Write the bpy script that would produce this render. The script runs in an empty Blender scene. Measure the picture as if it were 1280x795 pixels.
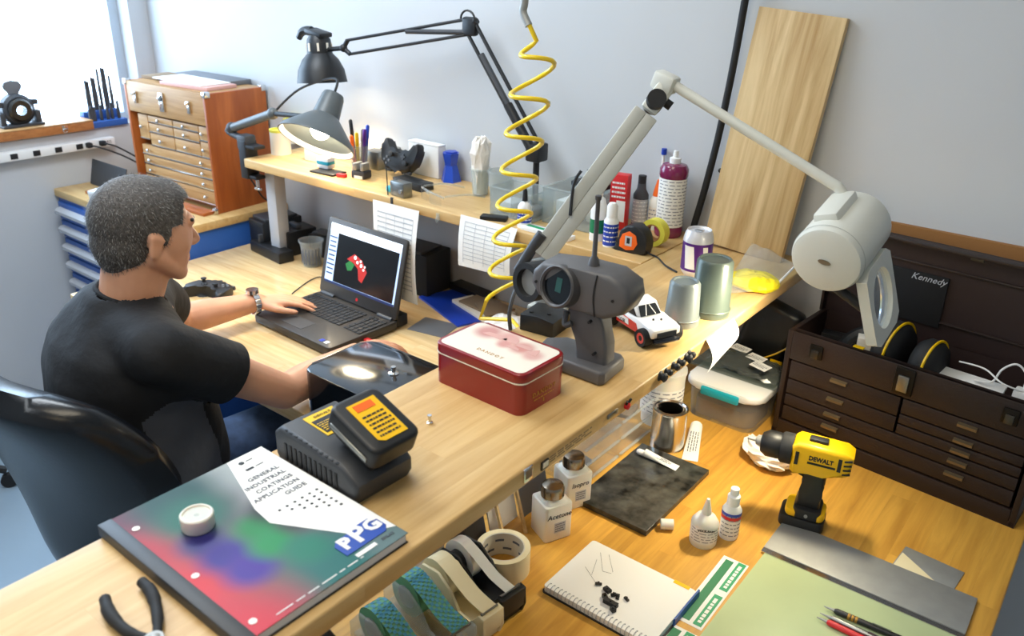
import bpy, bmesh, math, random
from mathutils import Vector, Matrix, Euler, Quaternion
sc = bpy.context.scene
COL = sc.collection
PI = math.pi
rnd = random.Random(7)

# ------------------------------------------------------------------ camera
FPX = 1034.0
YAW, PIT, ROL = math.radians(-37.55), math.radians(23.78), math.radians(1.56)
CAM = Vector((0.867, -1.911, 1.77))
_f = Vector((math.sin(YAW)*math.cos(PIT), math.cos(YAW)*math.cos(PIT), -math.sin(PIT)))
_r = Vector((math.cos(YAW), -math.sin(YAW), 0)); _u = _r.cross(_f)
CR = math.cos(ROL)*_r + math.sin(ROL)*_u
CU = -math.sin(ROL)*_r + math.cos(ROL)*_u
CF = _f
cd = bpy.data.cameras.new('camera'); cam = bpy.data.objects.new('camera', cd); COL.objects.link(cam)
cd.sensor_width = 36; cd.lens = FPX/1280*36; cd.clip_start = .02; cd.clip_end = 200
cam.matrix_world = Matrix(((CR.x, CU.x, -CF.x, CAM.x), (CR.y, CU.y, -CF.y, CAM.y), (CR.z, CU.z, -CF.z, CAM.z), (0, 0, 0, 1)))
sc.camera = cam
cd.dof.use_dof = True; cd.dof.focus_distance = 1.65; cd.dof.aperture_fstop = 5.6
def ray(x, y): return CR*((x-640)/FPX) - CU*((y-397.5)/FPX) + CF
def at(x, y, z): d = ray(x, y); return CAM + d*((z-CAM.z)/d.z)          # on a level plane
def aty(x, y, Y): d = ray(x, y); return CAM + d*((Y-CAM.y)/d.y)         # on a plane parallel to the back wall
def atx(x, y, X): d = ray(x, y); return CAM + d*((X-CAM.x)/d.x)
def dep(x, y, t): return CAM + ray(x, y)*t

# ------------------------------------------------------------------ world and light
w = bpy.data.worlds.new('world'); sc.world = w; w.use_nodes = True
bg = w.node_tree.nodes['Background']; bg.inputs[0].default_value = (.66, .82, 1, 1); bg.inputs[1].default_value = 8.0
sc.cycles.transparent_max_bounces = 40
vs = sc.view_settings
vs.view_transform = 'Standard'; vs.look = 'None'; vs.gamma = 1; vs.use_curve_mapping = False; vs.exposure = 0.32
def area(name, loc, rot, sx, sy, power, col, portal=False):
    l = bpy.data.lights.new(name, 'AREA'); l.shape = 'RECTANGLE'; l.size = sx; l.size_y = sy; l.energy = power; l.color = col
    o = bpy.data.objects.new(name, l); o.location = loc; o.rotation_euler = rot; COL.objects.link(o)
    if portal: l.cycles.is_portal = True
    return o
area('window_portal', (-2.64, -.86, 1.7), (0, -PI/2, 0), 1.3, 1.6, 1, (1, 1, 1), True)
for i, (x, y, e, wc_) in enumerate([(-1.1, -1.1, 26, (.86, .93, 1)), (.2, -1.6, 10.5, (1, .88, .68)), (-.6, -3.1, 12, (.9, .95, 1)), (1.2, -3.1, 5, (1, .8, .5))]):
    area('ceiling_light_area', (x, y, 2.66), (0, 0, 0), .6, 1.1, e, wc_)

# ------------------------------------------------------------------ mesh helpers
def rotm(r): return Euler(r).to_matrix().to_4x4() if r else Matrix()
def frame(o, x, y, z):      # matrix from origin and three axes
    return Matrix(((x[0], y[0], z[0], o[0]), (x[1], y[1], z[1], o[1]), (x[2], y[2], z[2], o[2]), (0, 0, 0, 1)))
def axz(p, d, up=(0, 0, 1)):  # z along d
    z = Vector(d).normalized(); u = Vector(up)
    if abs(z.dot(u)) > .98: u = Vector((0, 1, 0))
    x = u.cross(z).normalized(); y = z.cross(x)
    return frame(p, x, y, z)
class B:
    def __init__(s): s.b = bmesh.new()
    def _ad(s, vs, fs, m=None):
        n = [s.b.verts.new((m @ Vector(v)) if m else v) for v in vs]
        out = []
        for f in fs:
            try: out.append(s.b.faces.new([n[i] for i in f]))
            except ValueError: pass
        return n, out
    def box(s, c, d, r=None, bev=0, seg=2, m=None):
        x, y, z = d[0]/2, d[1]/2, d[2]/2
        M4 = (m if m else Matrix()) @ Matrix.Translation(c) @ rotm(r)
        n, f = s._ad([(-x,-y,-z),(x,-y,-z),(x,y,-z),(-x,y,-z),(-x,-y,z),(x,-y,z),(x,y,z),(-x,y,z)],
              [(0,3,2,1),(4,5,6,7),(0,1,5,4),(1,2,6,5),(2,3,7,6),(3,0,4,7)], M4)
        if bev: bmesh.ops.bevel(s.b, geom=list({e for q in f for e in q.edges}), offset=bev, segments=seg, profile=.5, affect='EDGES')
        return s
    def prism(s, poly, z0, z1, m=None, bev=0, seg=2, taper=1.0):
        n = len(poly); cx = sum(p[0] for p in poly)/n; cy = sum(p[1] for p in poly)/n
        vs_ = [(p[0], p[1], z0) for p in poly] + [(cx+(p[0]-cx)*taper, cy+(p[1]-cy)*taper, z1) for p in poly]
        fs = [tuple(range(n-1, -1, -1)), tuple(range(n, 2*n))] + [(i, (i+1) % n, n+(i+1) % n, n+i) for i in range(n)]
        v, f = s._ad(vs_, fs, m)
        if bev:
            es = list({e for q in f[:2] for e in q.edges})
            bmesh.ops.bevel(s.b, geom=es, offset=bev, segments=seg, profile=.5, affect='EDGES')
        return s
    def lathe(s, prof, seg=24, m=None, caps=True):
        vs_, fs = [], []; k = len(prof)
        for i in range(seg):
            a = 2*PI*i/seg; c, d = math.cos(a), math.sin(a)
            vs_ += [(r*c, r*d, z) for r, z in prof]
        for i in range(seg):
            j = (i+1) % seg
            for q in range(k-1):
                fs.append((i*k+q, j*k+q, j*k+q+1, i*k+q+1))
        if caps:
            if prof[0][0] > 1e-5: fs.append(tuple(i*k for i in range(seg-1, -1, -1)))
            if prof[-1][0] > 1e-5: fs.append(tuple(i*k+k-1 for i in range(seg)))
        n, f = s._ad(vs_, fs, m)
        bmesh.ops.remove_doubles(s.b, verts=n, dist=1e-6)
        return s
    def cyl(s, p0, p1, r0, r1=None, seg=16):
        p0, p1 = Vector(p0), Vector(p1); r1 = r0 if r1 is None else r1
        return s.lathe([(r0, 0), (r1, (p1-p0).length)], seg, axz(p0, p1-p0))
    def sph(s, c, r, seg=16, rings=10, m=None):
        r = (r, r, r) if not hasattr(r, '__len__') else r
        M4 = (m if m else Matrix()) @ Matrix.Translation(c) @ Matrix.Diagonal((r[0], r[1], r[2], 1))
        return s.lathe([(math.sin(PI*i/rings), -math.cos(PI*i/rings)) for i in range(rings+1)], seg, M4)
    def cap(s, p0, p1, r0, r1, seg=14):   # tapered capsule
        p0, p1 = Vector(p0), Vector(p1); L = (p1-p0).length
        pr = [(r0*math.sin(PI/2*i/5), -r0*math.cos(PI/2*i/5)) for i in range(6)]
        pr += [(r1*math.cos(PI/2*i/5), L + r1*math.sin(PI/2*i/5)) for i in range(6)]
        return s.lathe(pr, seg, axz(p0, p1-p0))
    def tube(s, pts, r, seg=8, smooth=0, closed=False):
        P = [Vector(p) for p in pts]
        if smooth: P = spline(P, smooth, closed)
        n = len(P); rr = r if hasattr(r, '__len__') else [r]*n
        if len(rr) != n: rr = [rr[min(len(rr)-1, int(i*len(rr)/n))] for i in range(n)]
        t0 = (P[1]-P[0]).normalized(); up = Vector((0, 0, 1)) if abs(t0.z) < .9 else Vector((1, 0, 0))
        x = up.cross(t0).normalized(); vs_ = []; fs = []
        for i, p in enumerate(P):
            a = P[(i-1) % n] if closed or i > 0 else P[0]; b_ = P[(i+1) % n] if closed or i < n-1 else P[-1]
            t = (b_-a).normalized(); x = (x - t*x.dot(t)).normalized(); y = t.cross(x)
            for k in range(seg):
                q = 2*PI*k/seg; vs_.append(p + (x*math.cos(q) + y*math.sin(q))*rr[i])
        for i in range(n if closed else n-1):
            j = (i+1) % n
            for k in range(seg): fs.append((i*seg+k, i*seg+(k+1) % seg, j*seg+(k+1) % seg, j*seg+k))
        if not closed: fs += [tuple(range(seg-1, -1, -1)), tuple((n-1)*seg+k for k in range(seg))]
        s._ad(vs_, fs); return s
    def face(s, pts, m=None):
        s._ad([tuple(p) for p in pts], [tuple(range(len(pts)))], m); return s
    def grid(s, nx, ny, fn):
        vs_ = [fn(i/nx, j/ny) for j in range(ny+1) for i in range(nx+1)]
        fs = [(j*(nx+1)+i, j*(nx+1)+i+1, (j+1)*(nx+1)+i+1, (j+1)*(nx+1)+i) for j in range(ny) for i in range(nx)]
        s._ad(vs_, fs); return s
    def solid(s, th):
        bmesh.ops.recalc_face_normals(s.b, faces=s.b.faces)
        bmesh.ops.solidify(s.b, geom=list(s.b.faces), thickness=th); return s
    def mesh(s, name, recalc=True):
        if recalc: bmesh.ops.recalc_face_normals(s.b, faces=s.b.faces)
        me = bpy.data.meshes.new(name); s.b.to_mesh(me); s.b.free(); return me
    def done(s, name, mat, parent=None, loc=None, rot=None, smooth=38, m=None, recalc=True):
        me = s.mesh(name, recalc)
        return mobj(name, me, mat, parent, loc, rot, smooth, m)
def mobj(name, me, mat, parent=None, loc=None, rot=None, smooth=38, m=None):
    if mat and not me.materials: me.materials.append(MT(mat))
    if smooth:
        me.polygons.foreach_set('use_smooth', [True]*len(me.polygons)); me.set_sharp_from_angle(angle=math.radians(smooth))
    o = bpy.data.objects.new(name, me); COL.objects.link(o)
    if parent: o.parent = parent
    if m: o.matrix_basis = m
    if loc: o.location = loc
    if rot: o.rotation_euler = rot
    return o
def spline(P, k, closed=False):
    out = []; n = len(P)
    for i in range(n if closed else n-1):
        p0 = P[(i-1) % n] if closed or i else P[0]; p1 = P[i]; p2 = P[(i+1) % n]; p3 = P[(i+2) % n] if closed or i < n-2 else P[-1]
        for q in range(k):
            t = q/k
            out.append(.5*((2*p1) + (p2-p0)*t + (2*p0-5*p1+4*p2-p3)*t*t + (3*p1-p0-3*p2+p3)*t**3))
    if not closed: out.append(P[-1])
    return out
def rrect(w_, h, r, n=5, cx=0, cy=0):
    o = []
    for qx, qy, a0 in ((1, 1, 0), (-1, 1, 90), (-1, -1, 180), (1, -1, 270)):
        for i in range(n+1):
            a = math.radians(a0+90*i/n); o.append((cx+qx*(w_/2-r)+r*math.cos(a), cy+qy*(h/2-r)+r*math.sin(a)))
    return o
def circ(r, n=16, cx=0, cy=0): return [(cx+r*math.cos(2*PI*i/n), cy+r*math.sin(2*PI*i/n)) for i in range(n)]
def tag(o, label, cat, group=None):
    o['label'] = label; o['category'] = cat
    if group: o['group'] = group
    return o
def T(name, label, cat, loc=(0, 0, 0), rz=0, group=None, rot=None, m=None):
    o = bpy.data.objects.new(name, None); o.empty_display_size = .02; COL.objects.link(o)
    o.location = loc; o.rotation_euler = rot if rot else (0, 0, rz)
    if m: o.matrix_basis = m
    return tag(o, label, cat, group)
def struct(o): o['kind'] = 'structure'; return o
def text(s, size, mat, parent, m, name='lettering', ext=.0002, align='CENTER', bold=0, sx=1.0, shear=0, sp=1.0):
    c = bpy.data.curves.new('txt', 'FONT'); c.body = s; c.size = size; c.extrude = ext; c.align_x = align; c.align_y = 'CENTER'
    c.offset = bold; c.shear = shear; c.space_character = sp; c.resolution_u = 2
    o = bpy.data.objects.new('txt', c); COL.objects.link(o)
    dg = bpy.context.evaluated_depsgraph_get(); me = bpy.data.meshes.new_from_object(o.evaluated_get(dg))
    bpy.data.objects.remove(o); bpy.data.curves.remove(c)
    me.materials.clear(); me.transform(Matrix.Diagonal((sx, 1, 1, 1)))
    return mobj(name, me, mat, parent, smooth=0, m=m)
def flat(o, xd, yd):      # matrix for print: x reading direction, y up of letters
    x = Vector(xd).normalized(); y = Vector(yd).normalized(); return frame(o, x, y, x.cross(y))
def lines(b, m, w_, rows, pitch, th, ind=0, seed=1):   # rows of small print as thin raised bars
    r = random.Random(seed)
    for i in range(rows):
        y = (rows-1)/2*pitch - i*pitch; x = -w_/2
        while x < w_/2*r.uniform(.75, 1):
            l = r.uniform(.06, .2)*w_; l = min(l, w_/2-x)
            if l > .01*w_: b.box((x+l/2, y, 0), (l, th, .0002), m=m)
            x += l + .035*w_
    return b

# ------------------------------------------------------------------ materials
def lin(h):
    h = h.lstrip('#'); o = []
    for i in (0, 2, 4):
        c = int(h[i:i+2], 16)/255; o.append(c/12.92 if c <= .04045 else ((c+.055)/1.055)**2.4)
    return (*o, 1)
MATS = {}; DEFS = {}
def D(name, hexc, rough=.5, metal=0, **k): DEFS[name] = (hexc, rough, metal, k)
def MT(name):
    if name in MATS: return MATS[name]
    hexc, rough, metal, k = DEFS[name]
    m = bpy.data.materials.new(name); m.use_nodes = True; nt = m.node_tree; N = nt.nodes; L = nt.links
    p = N['Principled BSDF']; p.inputs['Base Color'].default_value = lin(hexc); p.inputs['Roughness'].default_value = rough; p.inputs['Metallic'].default_value = metal
    if 'coat' in k: p.inputs['Coat Weight'].default_value = k['coat']; p.inputs['Coat Roughness'].default_value = .08
    if 'emit' in k: p.inputs['Emission Color'].default_value = lin(hexc); p.inputs['Emission Strength'].default_value = k['emit']
    if 'sss' in k:
        p.inputs['Subsurface Weight'].default_value = k['sss']; p.inputs['Subsurface Radius'].default_value = (.012, .005, .003); p.inputs['Subsurface Scale'].default_value = 1
    if 'trans' in k: p.inputs['Transmission Weight'].default_value = k['trans']; p.inputs['IOR'].default_value = k.get('ior', 1.45)
    if 'spec' in k: p.inputs['Specular IOR Level'].default_value = k['spec']
    tc = None
    def coord():
        nonlocal tc
        tc = tc or N.new('ShaderNodeTexCoord'); return tc.outputs['Object']
    if 'var' in k:     # soft tone variation + fine bump
        amt, scale = k['var']; n = N.new('ShaderNodeTexNoise'); n.inputs['Scale'].default_value = scale; n.inputs['Detail'].default_value = 5
        L.new(coord(), n.inputs['Vector'])
        r = N.new('ShaderNodeMapRange'); r.inputs[1].default_value = .3; r.inputs[2].default_value = .7; r.inputs[3].default_value = 1-amt; r.inputs[4].default_value = 1+amt
        L.new(n.outputs[0], r.inputs[0])
        h = N.new('ShaderNodeHueSaturation'); h.inputs['Color'].default_value = lin(hexc); L.new(r.outputs[0], h.inputs['Value']); L.new(h.outputs[0], p.inputs['Base Color'])
    if 'bump' in k:
        st, scale = k['bump']; n = N.new('ShaderNodeTexNoise'); n.inputs['Scale'].default_value = scale; n.inputs['Detail'].default_value = 4; L.new(coord(), n.inputs['Vector'])
        bp = N.new('ShaderNodeBump'); bp.inputs['Strength'].default_value = st; bp.inputs['Distance'].default_value = k.get('bd', .002); L.new(n.outputs[0], bp.inputs['Height']); L.new(bp.outputs[0], p.inputs['Normal'])
    if 'wood' in k:    # grain along local x, tone differs piece by piece
        dark, sc_, rv = k['wood']
        oi = N.new('ShaderNodeObjectInfo'); mul = N.new('ShaderNodeMath'); mul.operation = 'MULTIPLY'; mul.inputs[1].default_value = 37.0; L.new(oi.outputs['Random'], mul.inputs[0])
        add = N.new('ShaderNodeVectorMath'); L.new(coord(), add.inputs[0]); L.new(mul.outputs[0], add.inputs[1])
        mp = N.new('ShaderNodeMapping'); mp.inputs['Scale'].default_value = k.get('axis', (1.2, 14, 14)); L.new(add.outputs[0], mp.inputs[0])
        n = N.new('ShaderNodeTexNoise'); n.inputs['Scale'].default_value = sc_; n.inputs['Detail'].default_value = 6; n.inputs['Roughness'].default_value = .6; n.inputs['Distortion'].default_value = .6; L.new(mp.outputs[0], n.inputs['Vector'])
        cr = N.new('ShaderNodeValToRGB'); cr.color_ramp.elements[0].position = .30; cr.color_ramp.elements[0].color = lin(dark); cr.color_ramp.elements[1].position = .66; cr.color_ramp.elements[1].color = lin(hexc); L.new(n.outputs[0], cr.inputs[0])
        r = N.new('ShaderNodeMapRange'); r.inputs[3].default_value = 1-rv; r.inputs[4].default_value = 1+rv; L.new(oi.outputs['Random'], r.inputs[0])
        h = N.new('ShaderNodeHueSaturation'); L.new(cr.outputs[0], h.inputs['Color']); L.new(r.outputs[0], h.inputs['Value']); L.new(h.outputs[0], p.inputs['Base Color'])
    if 'blobs' in k:   # flat print made of soft colour patches in local x,y : (x, y, r, hex)
        cur = None; sep = coord()
        for (bx, by, br, hx) in k['blobs']:
            v = N.new('ShaderNodeVectorMath'); v.operation = 'DISTANCE'; v.inputs[1].default_value = (bx, by, 0); 
            fl = N.new('ShaderNodeVectorMath'); fl.operation = 'MULTIPLY'; fl.inputs[1].default_value = (1, 1, 0); L.new(sep, fl.inputs[0]); L.new(fl.outputs[0], v.inputs[0])
            r = N.new('ShaderNodeMapRange'); r.interpolation_type = 'SMOOTHSTEP'; r.inputs[1].default_value = br; r.inputs[2].default_value = br*k.get('soft', .15); r.inputs[3].default_value = 0; r.inputs[4].default_value = 1; L.new(v.outputs['Value'], r.inputs[0])
            mx = N.new('ShaderNodeMix'); mx.data_type = 'RGBA'; L.new(r.outputs[0], mx.inputs[0]); mx.inputs[7].default_value = lin(hx)
            if cur: L.new(cur, mx.inputs[6])
            else: mx.inputs[6].default_value = lin(hexc)
            cur = mx.outputs[2]
        L.new(cur, p.inputs['Base Color'])
    if 'clear' in k:   # thin clear plastic: tinted see-through with a sheen
        o = N['Material Output']; tr = N.new('ShaderNodeBsdfTransparent'); tr.inputs[0].default_value = lin(hexc)
        mx = N.new('ShaderNodeMixShader'); fr = N.new('ShaderNodeLayerWeight'); fr.inputs[0].default_value = .12
        ma = N.new('ShaderNodeMath'); ma.inputs[1].default_value = k['clear']; ma.operation = 'MULTIPLY_ADD'; ma.inputs[1].default_value = k.get('fz', .45); ma.inputs[2].default_value = k['clear']; L.new(fr.outputs[1], ma.inputs[0]); L.new(ma.outputs[0], mx.inputs[0])
        p.inputs['Base Color'].default_value = lin(k.get('tint', 'ffffff')); L.new(tr.outputs[0], mx.inputs[1]); L.new(p.outputs[0], mx.inputs[2]); L.new(mx.outputs[0], o.inputs[0])
    MATS[name] = m; return m
# plain materials
D('wall', 'c6c9cc', .75, var=(.02, 2.2)); D('ceil', 'e6e6e2', .9); D('floor', '8fa3b3', .35, var=(.06, 3.0)); D('frame', 'b9c6d2', .4); D('sillm', 'd6d6d2', .5)
D('maple', 'e6ca98', .27, coat=.35, wood=('cfaa74', 3.0, .07)); D('maple2', 'e0aa4a', .36, wood=('c08a36', 3.0, .07)); D('maple3', 'dcba80', .40, wood=('c69c60', 3.0, .05))
D('bluecab', '2a5aa6', .45); D('graym', 'b9bcc2', .4); D('white', 'eeeeec', .5); D('paper', 'f4f3ef', .8); D('print', '5a5f6a', .8); D('ink', '17181b', .6)
D('oak', 'b97a45', .45, wood=('9c5f30', 3, .03), axis=(1.5, 10, 22)); D('oakside', 'b4622a', .4, wood=('8f4518', 2.4, .0), axis=(9, 9, 1.2)); D('oakface', 'c49a66', .45, wood=('a67a48', 3, .06), axis=(1.5, 10, 22))
D('chrome', 'd8d8d8', .18, 1); D('steel', 'a4a5a2', .55, .55, var=(.06, 30)); D('brushed', '8f918f', .34, 1, var=(.1, 9)); D('darkmetal', '55524e', .35, 1)
D('black', '17181a', .45); D('blackgloss', '0d1218', .12, coat=.5); D('rubber', '1b1c1e', .7); D('dkgray', '3a3c40', .5); D('midgray', '6a6c70', .5); D('leather', '101216', .24, bump=(.12, 220))
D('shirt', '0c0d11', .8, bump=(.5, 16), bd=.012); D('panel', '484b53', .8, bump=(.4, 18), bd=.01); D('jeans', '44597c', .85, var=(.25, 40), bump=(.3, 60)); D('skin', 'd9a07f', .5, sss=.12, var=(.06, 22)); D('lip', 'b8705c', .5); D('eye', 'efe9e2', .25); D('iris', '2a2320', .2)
D('hair', '524d49', .7, var=(.45, 190), bump=(.9, 240)); D('hairgray', '8e8b86', .6); D('hairdark', '37332f', .6)
D('screen', 'a9c3e6', .3, emit=.9); D('viewport', '05070c', .2, emit=.2); D('scrtop', 'd6e2f2', .3, emit=.9); D('task', '1a2c55', .3, emit=.6); D('scrred', 'a8231e', .4, emit=.5); D('scrgreen', '1e6a32', .4, emit=.5); D('scrwhite', 'e8e8e8', .4, emit=.8)
D('laptop', '35322f', .42, bump=(.05, 300)); D('keys', '141518', .5); D('red', 'd2242a', .4); D('yellow', 'f4c400', .35); D('dewy', 'f2bd05', .38); D('hose', 'f5d21c', .28, coat=.3)
D('tinred', '8c1418', .28, coat=.4); D('gold', 'b98a3a', .4, .4); D('cream', 'eee6d6', .4); D('plasticgray', '5b5a5c', .45); D('plasticdark', '4a494b', .45)
D('lampgray', 'b9bbb4', .42); D('lampwhite', 'd8d9d0', .38); D('lampshade', '565b5c', .4); D('bulb', 'fff1d0', .3, emit=40); D('tubelight', 'fff6da', .4, emit=12); D('reflector', 'f2efe8', .35)
D('cupgray', '7b8484', .38, metal=.25, var=(.15, 8)); D('cupgreen', '59655e', .32, metal=.2, var=(.18, 10)); D('canpurple', '5a2a8a', .3, .4); D('alu', 'd5d6d8', .25, 1)
D('orange', 'f26a1b', .4); D('liquid', '7c1f4e', .2, coat=.4); D('green', '119a63', .5); D('greendark', '0c7a4c', .5); D('blue', '1a3fb0', .35); D('bluep', '1d4ac0', .3, coat=.4); D('teal', '16a3b8', .4); D('ppgblue', '1745a5', .45)
D('mat', 'bdcb9c', .3, var=(.05, 9)); D('stone', '3d3c37', .3, var=(1.0, 38)); D('capmetal', '9a8f80', .25, 1); D('printlt', '8b8e96', .8); D('lcd', '2c5350', .3); D('canwhite', 'e6e6ea', .3, .3); D('milky', 'eae7dc', .3, sss=.2); D('tapecream', 'e6d9b0', .6); D('tapein', 'cfcabb', .7); D('cardboard', '9a6a38', .8)
D('toolbrown', '251610', .5, bump=(.35, 260)); D('toolin', '281714', .6); D('pullm', '7a6a50', .35, .6); D('latch', '2a2621', .35, .8); D('feltblack', '121214', .9)
D('clear', 'fafafa', .08, clear=.012, fz=.12); D('clearmilk', 'eef2f2', .2, clear=.13, tint='eef1f1'); D('bagclear', 'f2f4f2', .12, clear=.08, tint='f2f4f2'); D('baggray', 'c0c6c2', .12, clear=.22, tint='8a908c'); D('glass', 'f6fbff', .02, clear=.0); D('lens', 'eef4fb', .02, clear=.06)
D('bagyellow', 'f0de1a', .5); D('blackbag', '141414', .35, bump=(.5, 14), bd=.01); D('tissue', 'f3eee6', .85, bump=(.6, 40), bd=.006)
D('pine', 'e2c795', .6, wood=('b08a52', 3.6, 0), axis=(9, 9, .6)); D('shadowgap', '0a0a0a', .9); D('kraft', '8a7358', .8); D('tapegreen', '5f9c72', .7); D('tapecheck', '3f86a0', .7); D('pink', 'd9a9a0', .6); D('yellowtape', 'e3dc52', .5)
D('truckwhite', 'f4f4f4', .25, coat=.5); D('truckred', 'd0281f', .3, coat=.4); D('truckblack', '131722', .25, coat=.3); D('window', '22252a', .2); D('tire', '161617', .75)
D('dandoylid', 'efe4d4', .4, blobs=[(-.05, .03, .035, 'c98d86'), (-.01, .035, .03, 'd9a49a'), (.03, .02, .03, 'cf8f86'), (.06, .01, .025, 'd9a9a0'), (.0, .012, .02, 'd2968e')], soft=.3)
D('cover', '55595c', .4, spec=.3, blobs=[(.10, .02, .11, 'c4c5c6'), (.05, .13, .08, '9aa0a0'), (.03, -.13, .10, '1c6460'), (.09, -.13, .055, '5f7678'), (-.12, .14, .10, '6a2a42'), (-.12, .05, .085, 'a82a38'), (-.12, -.04, .095, 'c8202e'), (-.12, -.14, .125, 'c41830'), (-.03, .13, .09, '10403e'), (-.035, .075, .065, '0e5a4a'), (-.055, .025, .04, '2c2a6a'), (-.05, -.015, .045, '2a1480'), (-.045, -.055, .045, '38128a'), (.005, .0, .042, '07783c'), (-.002, -.038, .042, '068246'), (.018, -.075, .042, '12705a'), (.038, .02, .045, '141519'), (.048, -.02, .045, '16181c'), (.075, -.05, .04, '34373b')], soft=.25)

Z0, ZR = .76, 1.12
# ------------------------------------------------------------------ the room
b = B(); b.box((.2, -2.1, -.05), (6.0, 4.6, .1)); struct(b.done('floor', 'floor', smooth=0))
b = B(); b.box((.2, .05, 1.35), (5.65, .1, 2.7)); struct(b.done('wall_back', 'wall', smooth=0))
WX, Y0, Y1, S0, S1 = -2.525, -.08, -1.66, 1.075, 2.35
b = B(); b.box((WX-.08, (.1+Y0)/2, 1.35), (.16, .1-Y0, 2.7)); b.box((WX-.08, (Y1-4.4)/2, 1.35), (.16, 4.4+Y1, 2.7))
b.box((WX-.08, (Y0+Y1)/2, S0/2), (.16, Y0-Y1, S0)); b.box((WX-.08, (Y0+Y1)/2, (S1+2.7)/2), (.16, Y0-Y1, 2.7-S1)); struct(b.done('wall_left', 'wall', smooth=0))
b = B(); b.box((.2, -2.1, 2.74), (6.0, 4.6, .08)); struct(b.done('ceiling', 'ceil', smooth=0))
b = B(); b.box((3.05, -2.1, 1.35), (.1, 4.6, 2.7)); struct(b.done('wall_right', 'wall', smooth=0))
b = B(); b.box((.2, -4.4, 1.35), (5.65, .1, 2.7)); struct(b.done('wall_front', 'wall', smooth=0))
wn = T('window_1', '', ''); del wn['label'], wn['category']; struct(wn); wn.location = (WX-.11, (Y0+Y1)/2, S0)
ww, wh = Y0-Y1, S1-S0
b = B()
for s in (-1, 1): b.box((0, s*(ww/2-.02), wh/2), (.05, .04, wh))
b.box((0, 0, .02), (.05, ww-.08, .04)); b.box((0, 0, wh-.02), (.05, ww-.08, .04)); b.box((0, -.25, wh/2), (.04, .03, wh-.08)); b.done('window_frame', 'frame', wn)
b = B(); b.box((-.01, .25, wh/2), (.006, ww/2-.05+.22, wh-.08)); b.done('pane', 'glass', wn, smooth=0)
b = B(); b.box((-.01, -.52, wh/2), (.006, ww/2-.3, wh-.08)); b.done('pane', 'glass', wn, smooth=0)
b = B(); b.box((WX-.05, (Y0+Y1)/2, S0+.004), (.09, ww-.002, .008)); struct(b.done('trim_1', 'sillm', smooth=0))
SILL = S0+.008
for i, (x, y) in enumerate([(-1.1, -1.1), (.2, -1.6), (-.6, -3.1), (1.2, -3.1)]):
    b = B(); b.box((0, 0, .012), (.66, 1.16, .024))
    tag(b.done('ceiling_light', 'white', loc=(x, y, 2.676)), 'flat white ceiling light panel above the benches', 'light', 'ceiling light panels')

# ------------------------------------------------------------------ laminated tops
def staves(parent, x0, x1, y0, y1, zt, th, along, wd, mat, seed, lo=.28, hi=.75):
    r = random.Random(seed); L0, L1, W0, W1 = (x0, x1, y0, y1) if along == 'x' else (y0, y1, x0, x1)
    n = max(1, round((W1-W0)/wd)); wd = (W1-W0)/n
    for i in range(n):
        c = W0+(i+.5)*wd; p = L0 - r.uniform(0, lo)
        while p < L1-.001:
            q = p + r.uniform(lo, hi)
            if L1-q < .12: q = L1
            a, e = max(p, L0), min(q, L1)
            if e-a > .01:
                bb = B(); bb.box((0, 0, 0), (e-a-.0001, wd-.0001, th))
                if i in (0, n-1):
                    sg = (-1 if i == 0 else 1)*(1 if along == 'x' else -1)
                    bmesh.ops.bevel(bb.b, geom=[q_ for q_ in bb.b.edges if all(v.co.y*sg > 0 for v in q_.verts) and abs(q_.verts[0].co.x-q_.verts[1].co.x) > .005], offset=.004, segments=3, profile=.5, affect='EDGES')
                m = (a+e)/2
                bb.done('stave', mat, parent, loc=(m, c, zt-th/2) if along == 'x' else (c, m, zt-th/2), rot=(0, 0, 0 if along == 'x' else PI/2))
            p = q
lb = T('workbench', 'maple work surface with the laptop, running from blue cabinet to raised shelf', 'workbench')
staves(lb, -1.685, -.002, -.864, -.003, Z0, .04, 'x', .05, 'maple', 3)
for x in (-1.62, -.08):
    for y in (-.80, -.06): b = B(); b.box((x, y, .36), (.05, .05, .72), bev=.003); b.done('leg', 'graym', lb)
b = B(); b.box((-.85, -.06, .66), (1.50, .03, .08)); b.done('rail', 'graym', lb)
rb = T('workbench', 'golden maple workbench carrying brown machinist chest, drill and notebook', 'workbench')
staves(rb, .0, .868, -1.75, -.003, Z0, .04, 'y', .048, 'maple2', 8)
for x in (.05, .82):
    for y in (-1.68, -.06): b = B(); b.box((x, y, .36), (.05, .05, .72), bev=.003); b.done('leg', 'graym', rb)
rs = T('riser_shelf', 'raised maple shelf board running between the two workbenches toward the wall', 'shelf')
staves(rs, .0, .3, -1.95, -.003, ZR, .03, 'y', .05, 'maple3', 21, .35, .9)
for y in (-1.70, -1.05, -.12):
    b = B(); b.box((.03, y, (Z0+ZR-.03)/2), (.03, .05, ZR-.03-Z0)); b.done('support_post', 'graym', rs)
ws = T('wall_shelf', 'maple shelf along the grey wall crowded with bottles and bins', 'shelf')
staves(ws, -1.522, -.002, -.297, -.003, ZR, .03, 'x', .05, 'maple3', 5, .35, .9)
b = B(); b.box((-1.49, -.205, (Z0+ZR-.03)/2), (.05, .045, ZR-.03-Z0), bev=.002); b.done('support_post', 'graym', ws)
b = B(); b.box((-.06, -.06, (Z0+ZR-.03)/2), (.05, .045, ZR-.03-Z0), bev=.002); b.done('support_post', 'graym', ws)
sl = lambda x, y: at(x, y, ZR)

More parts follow.
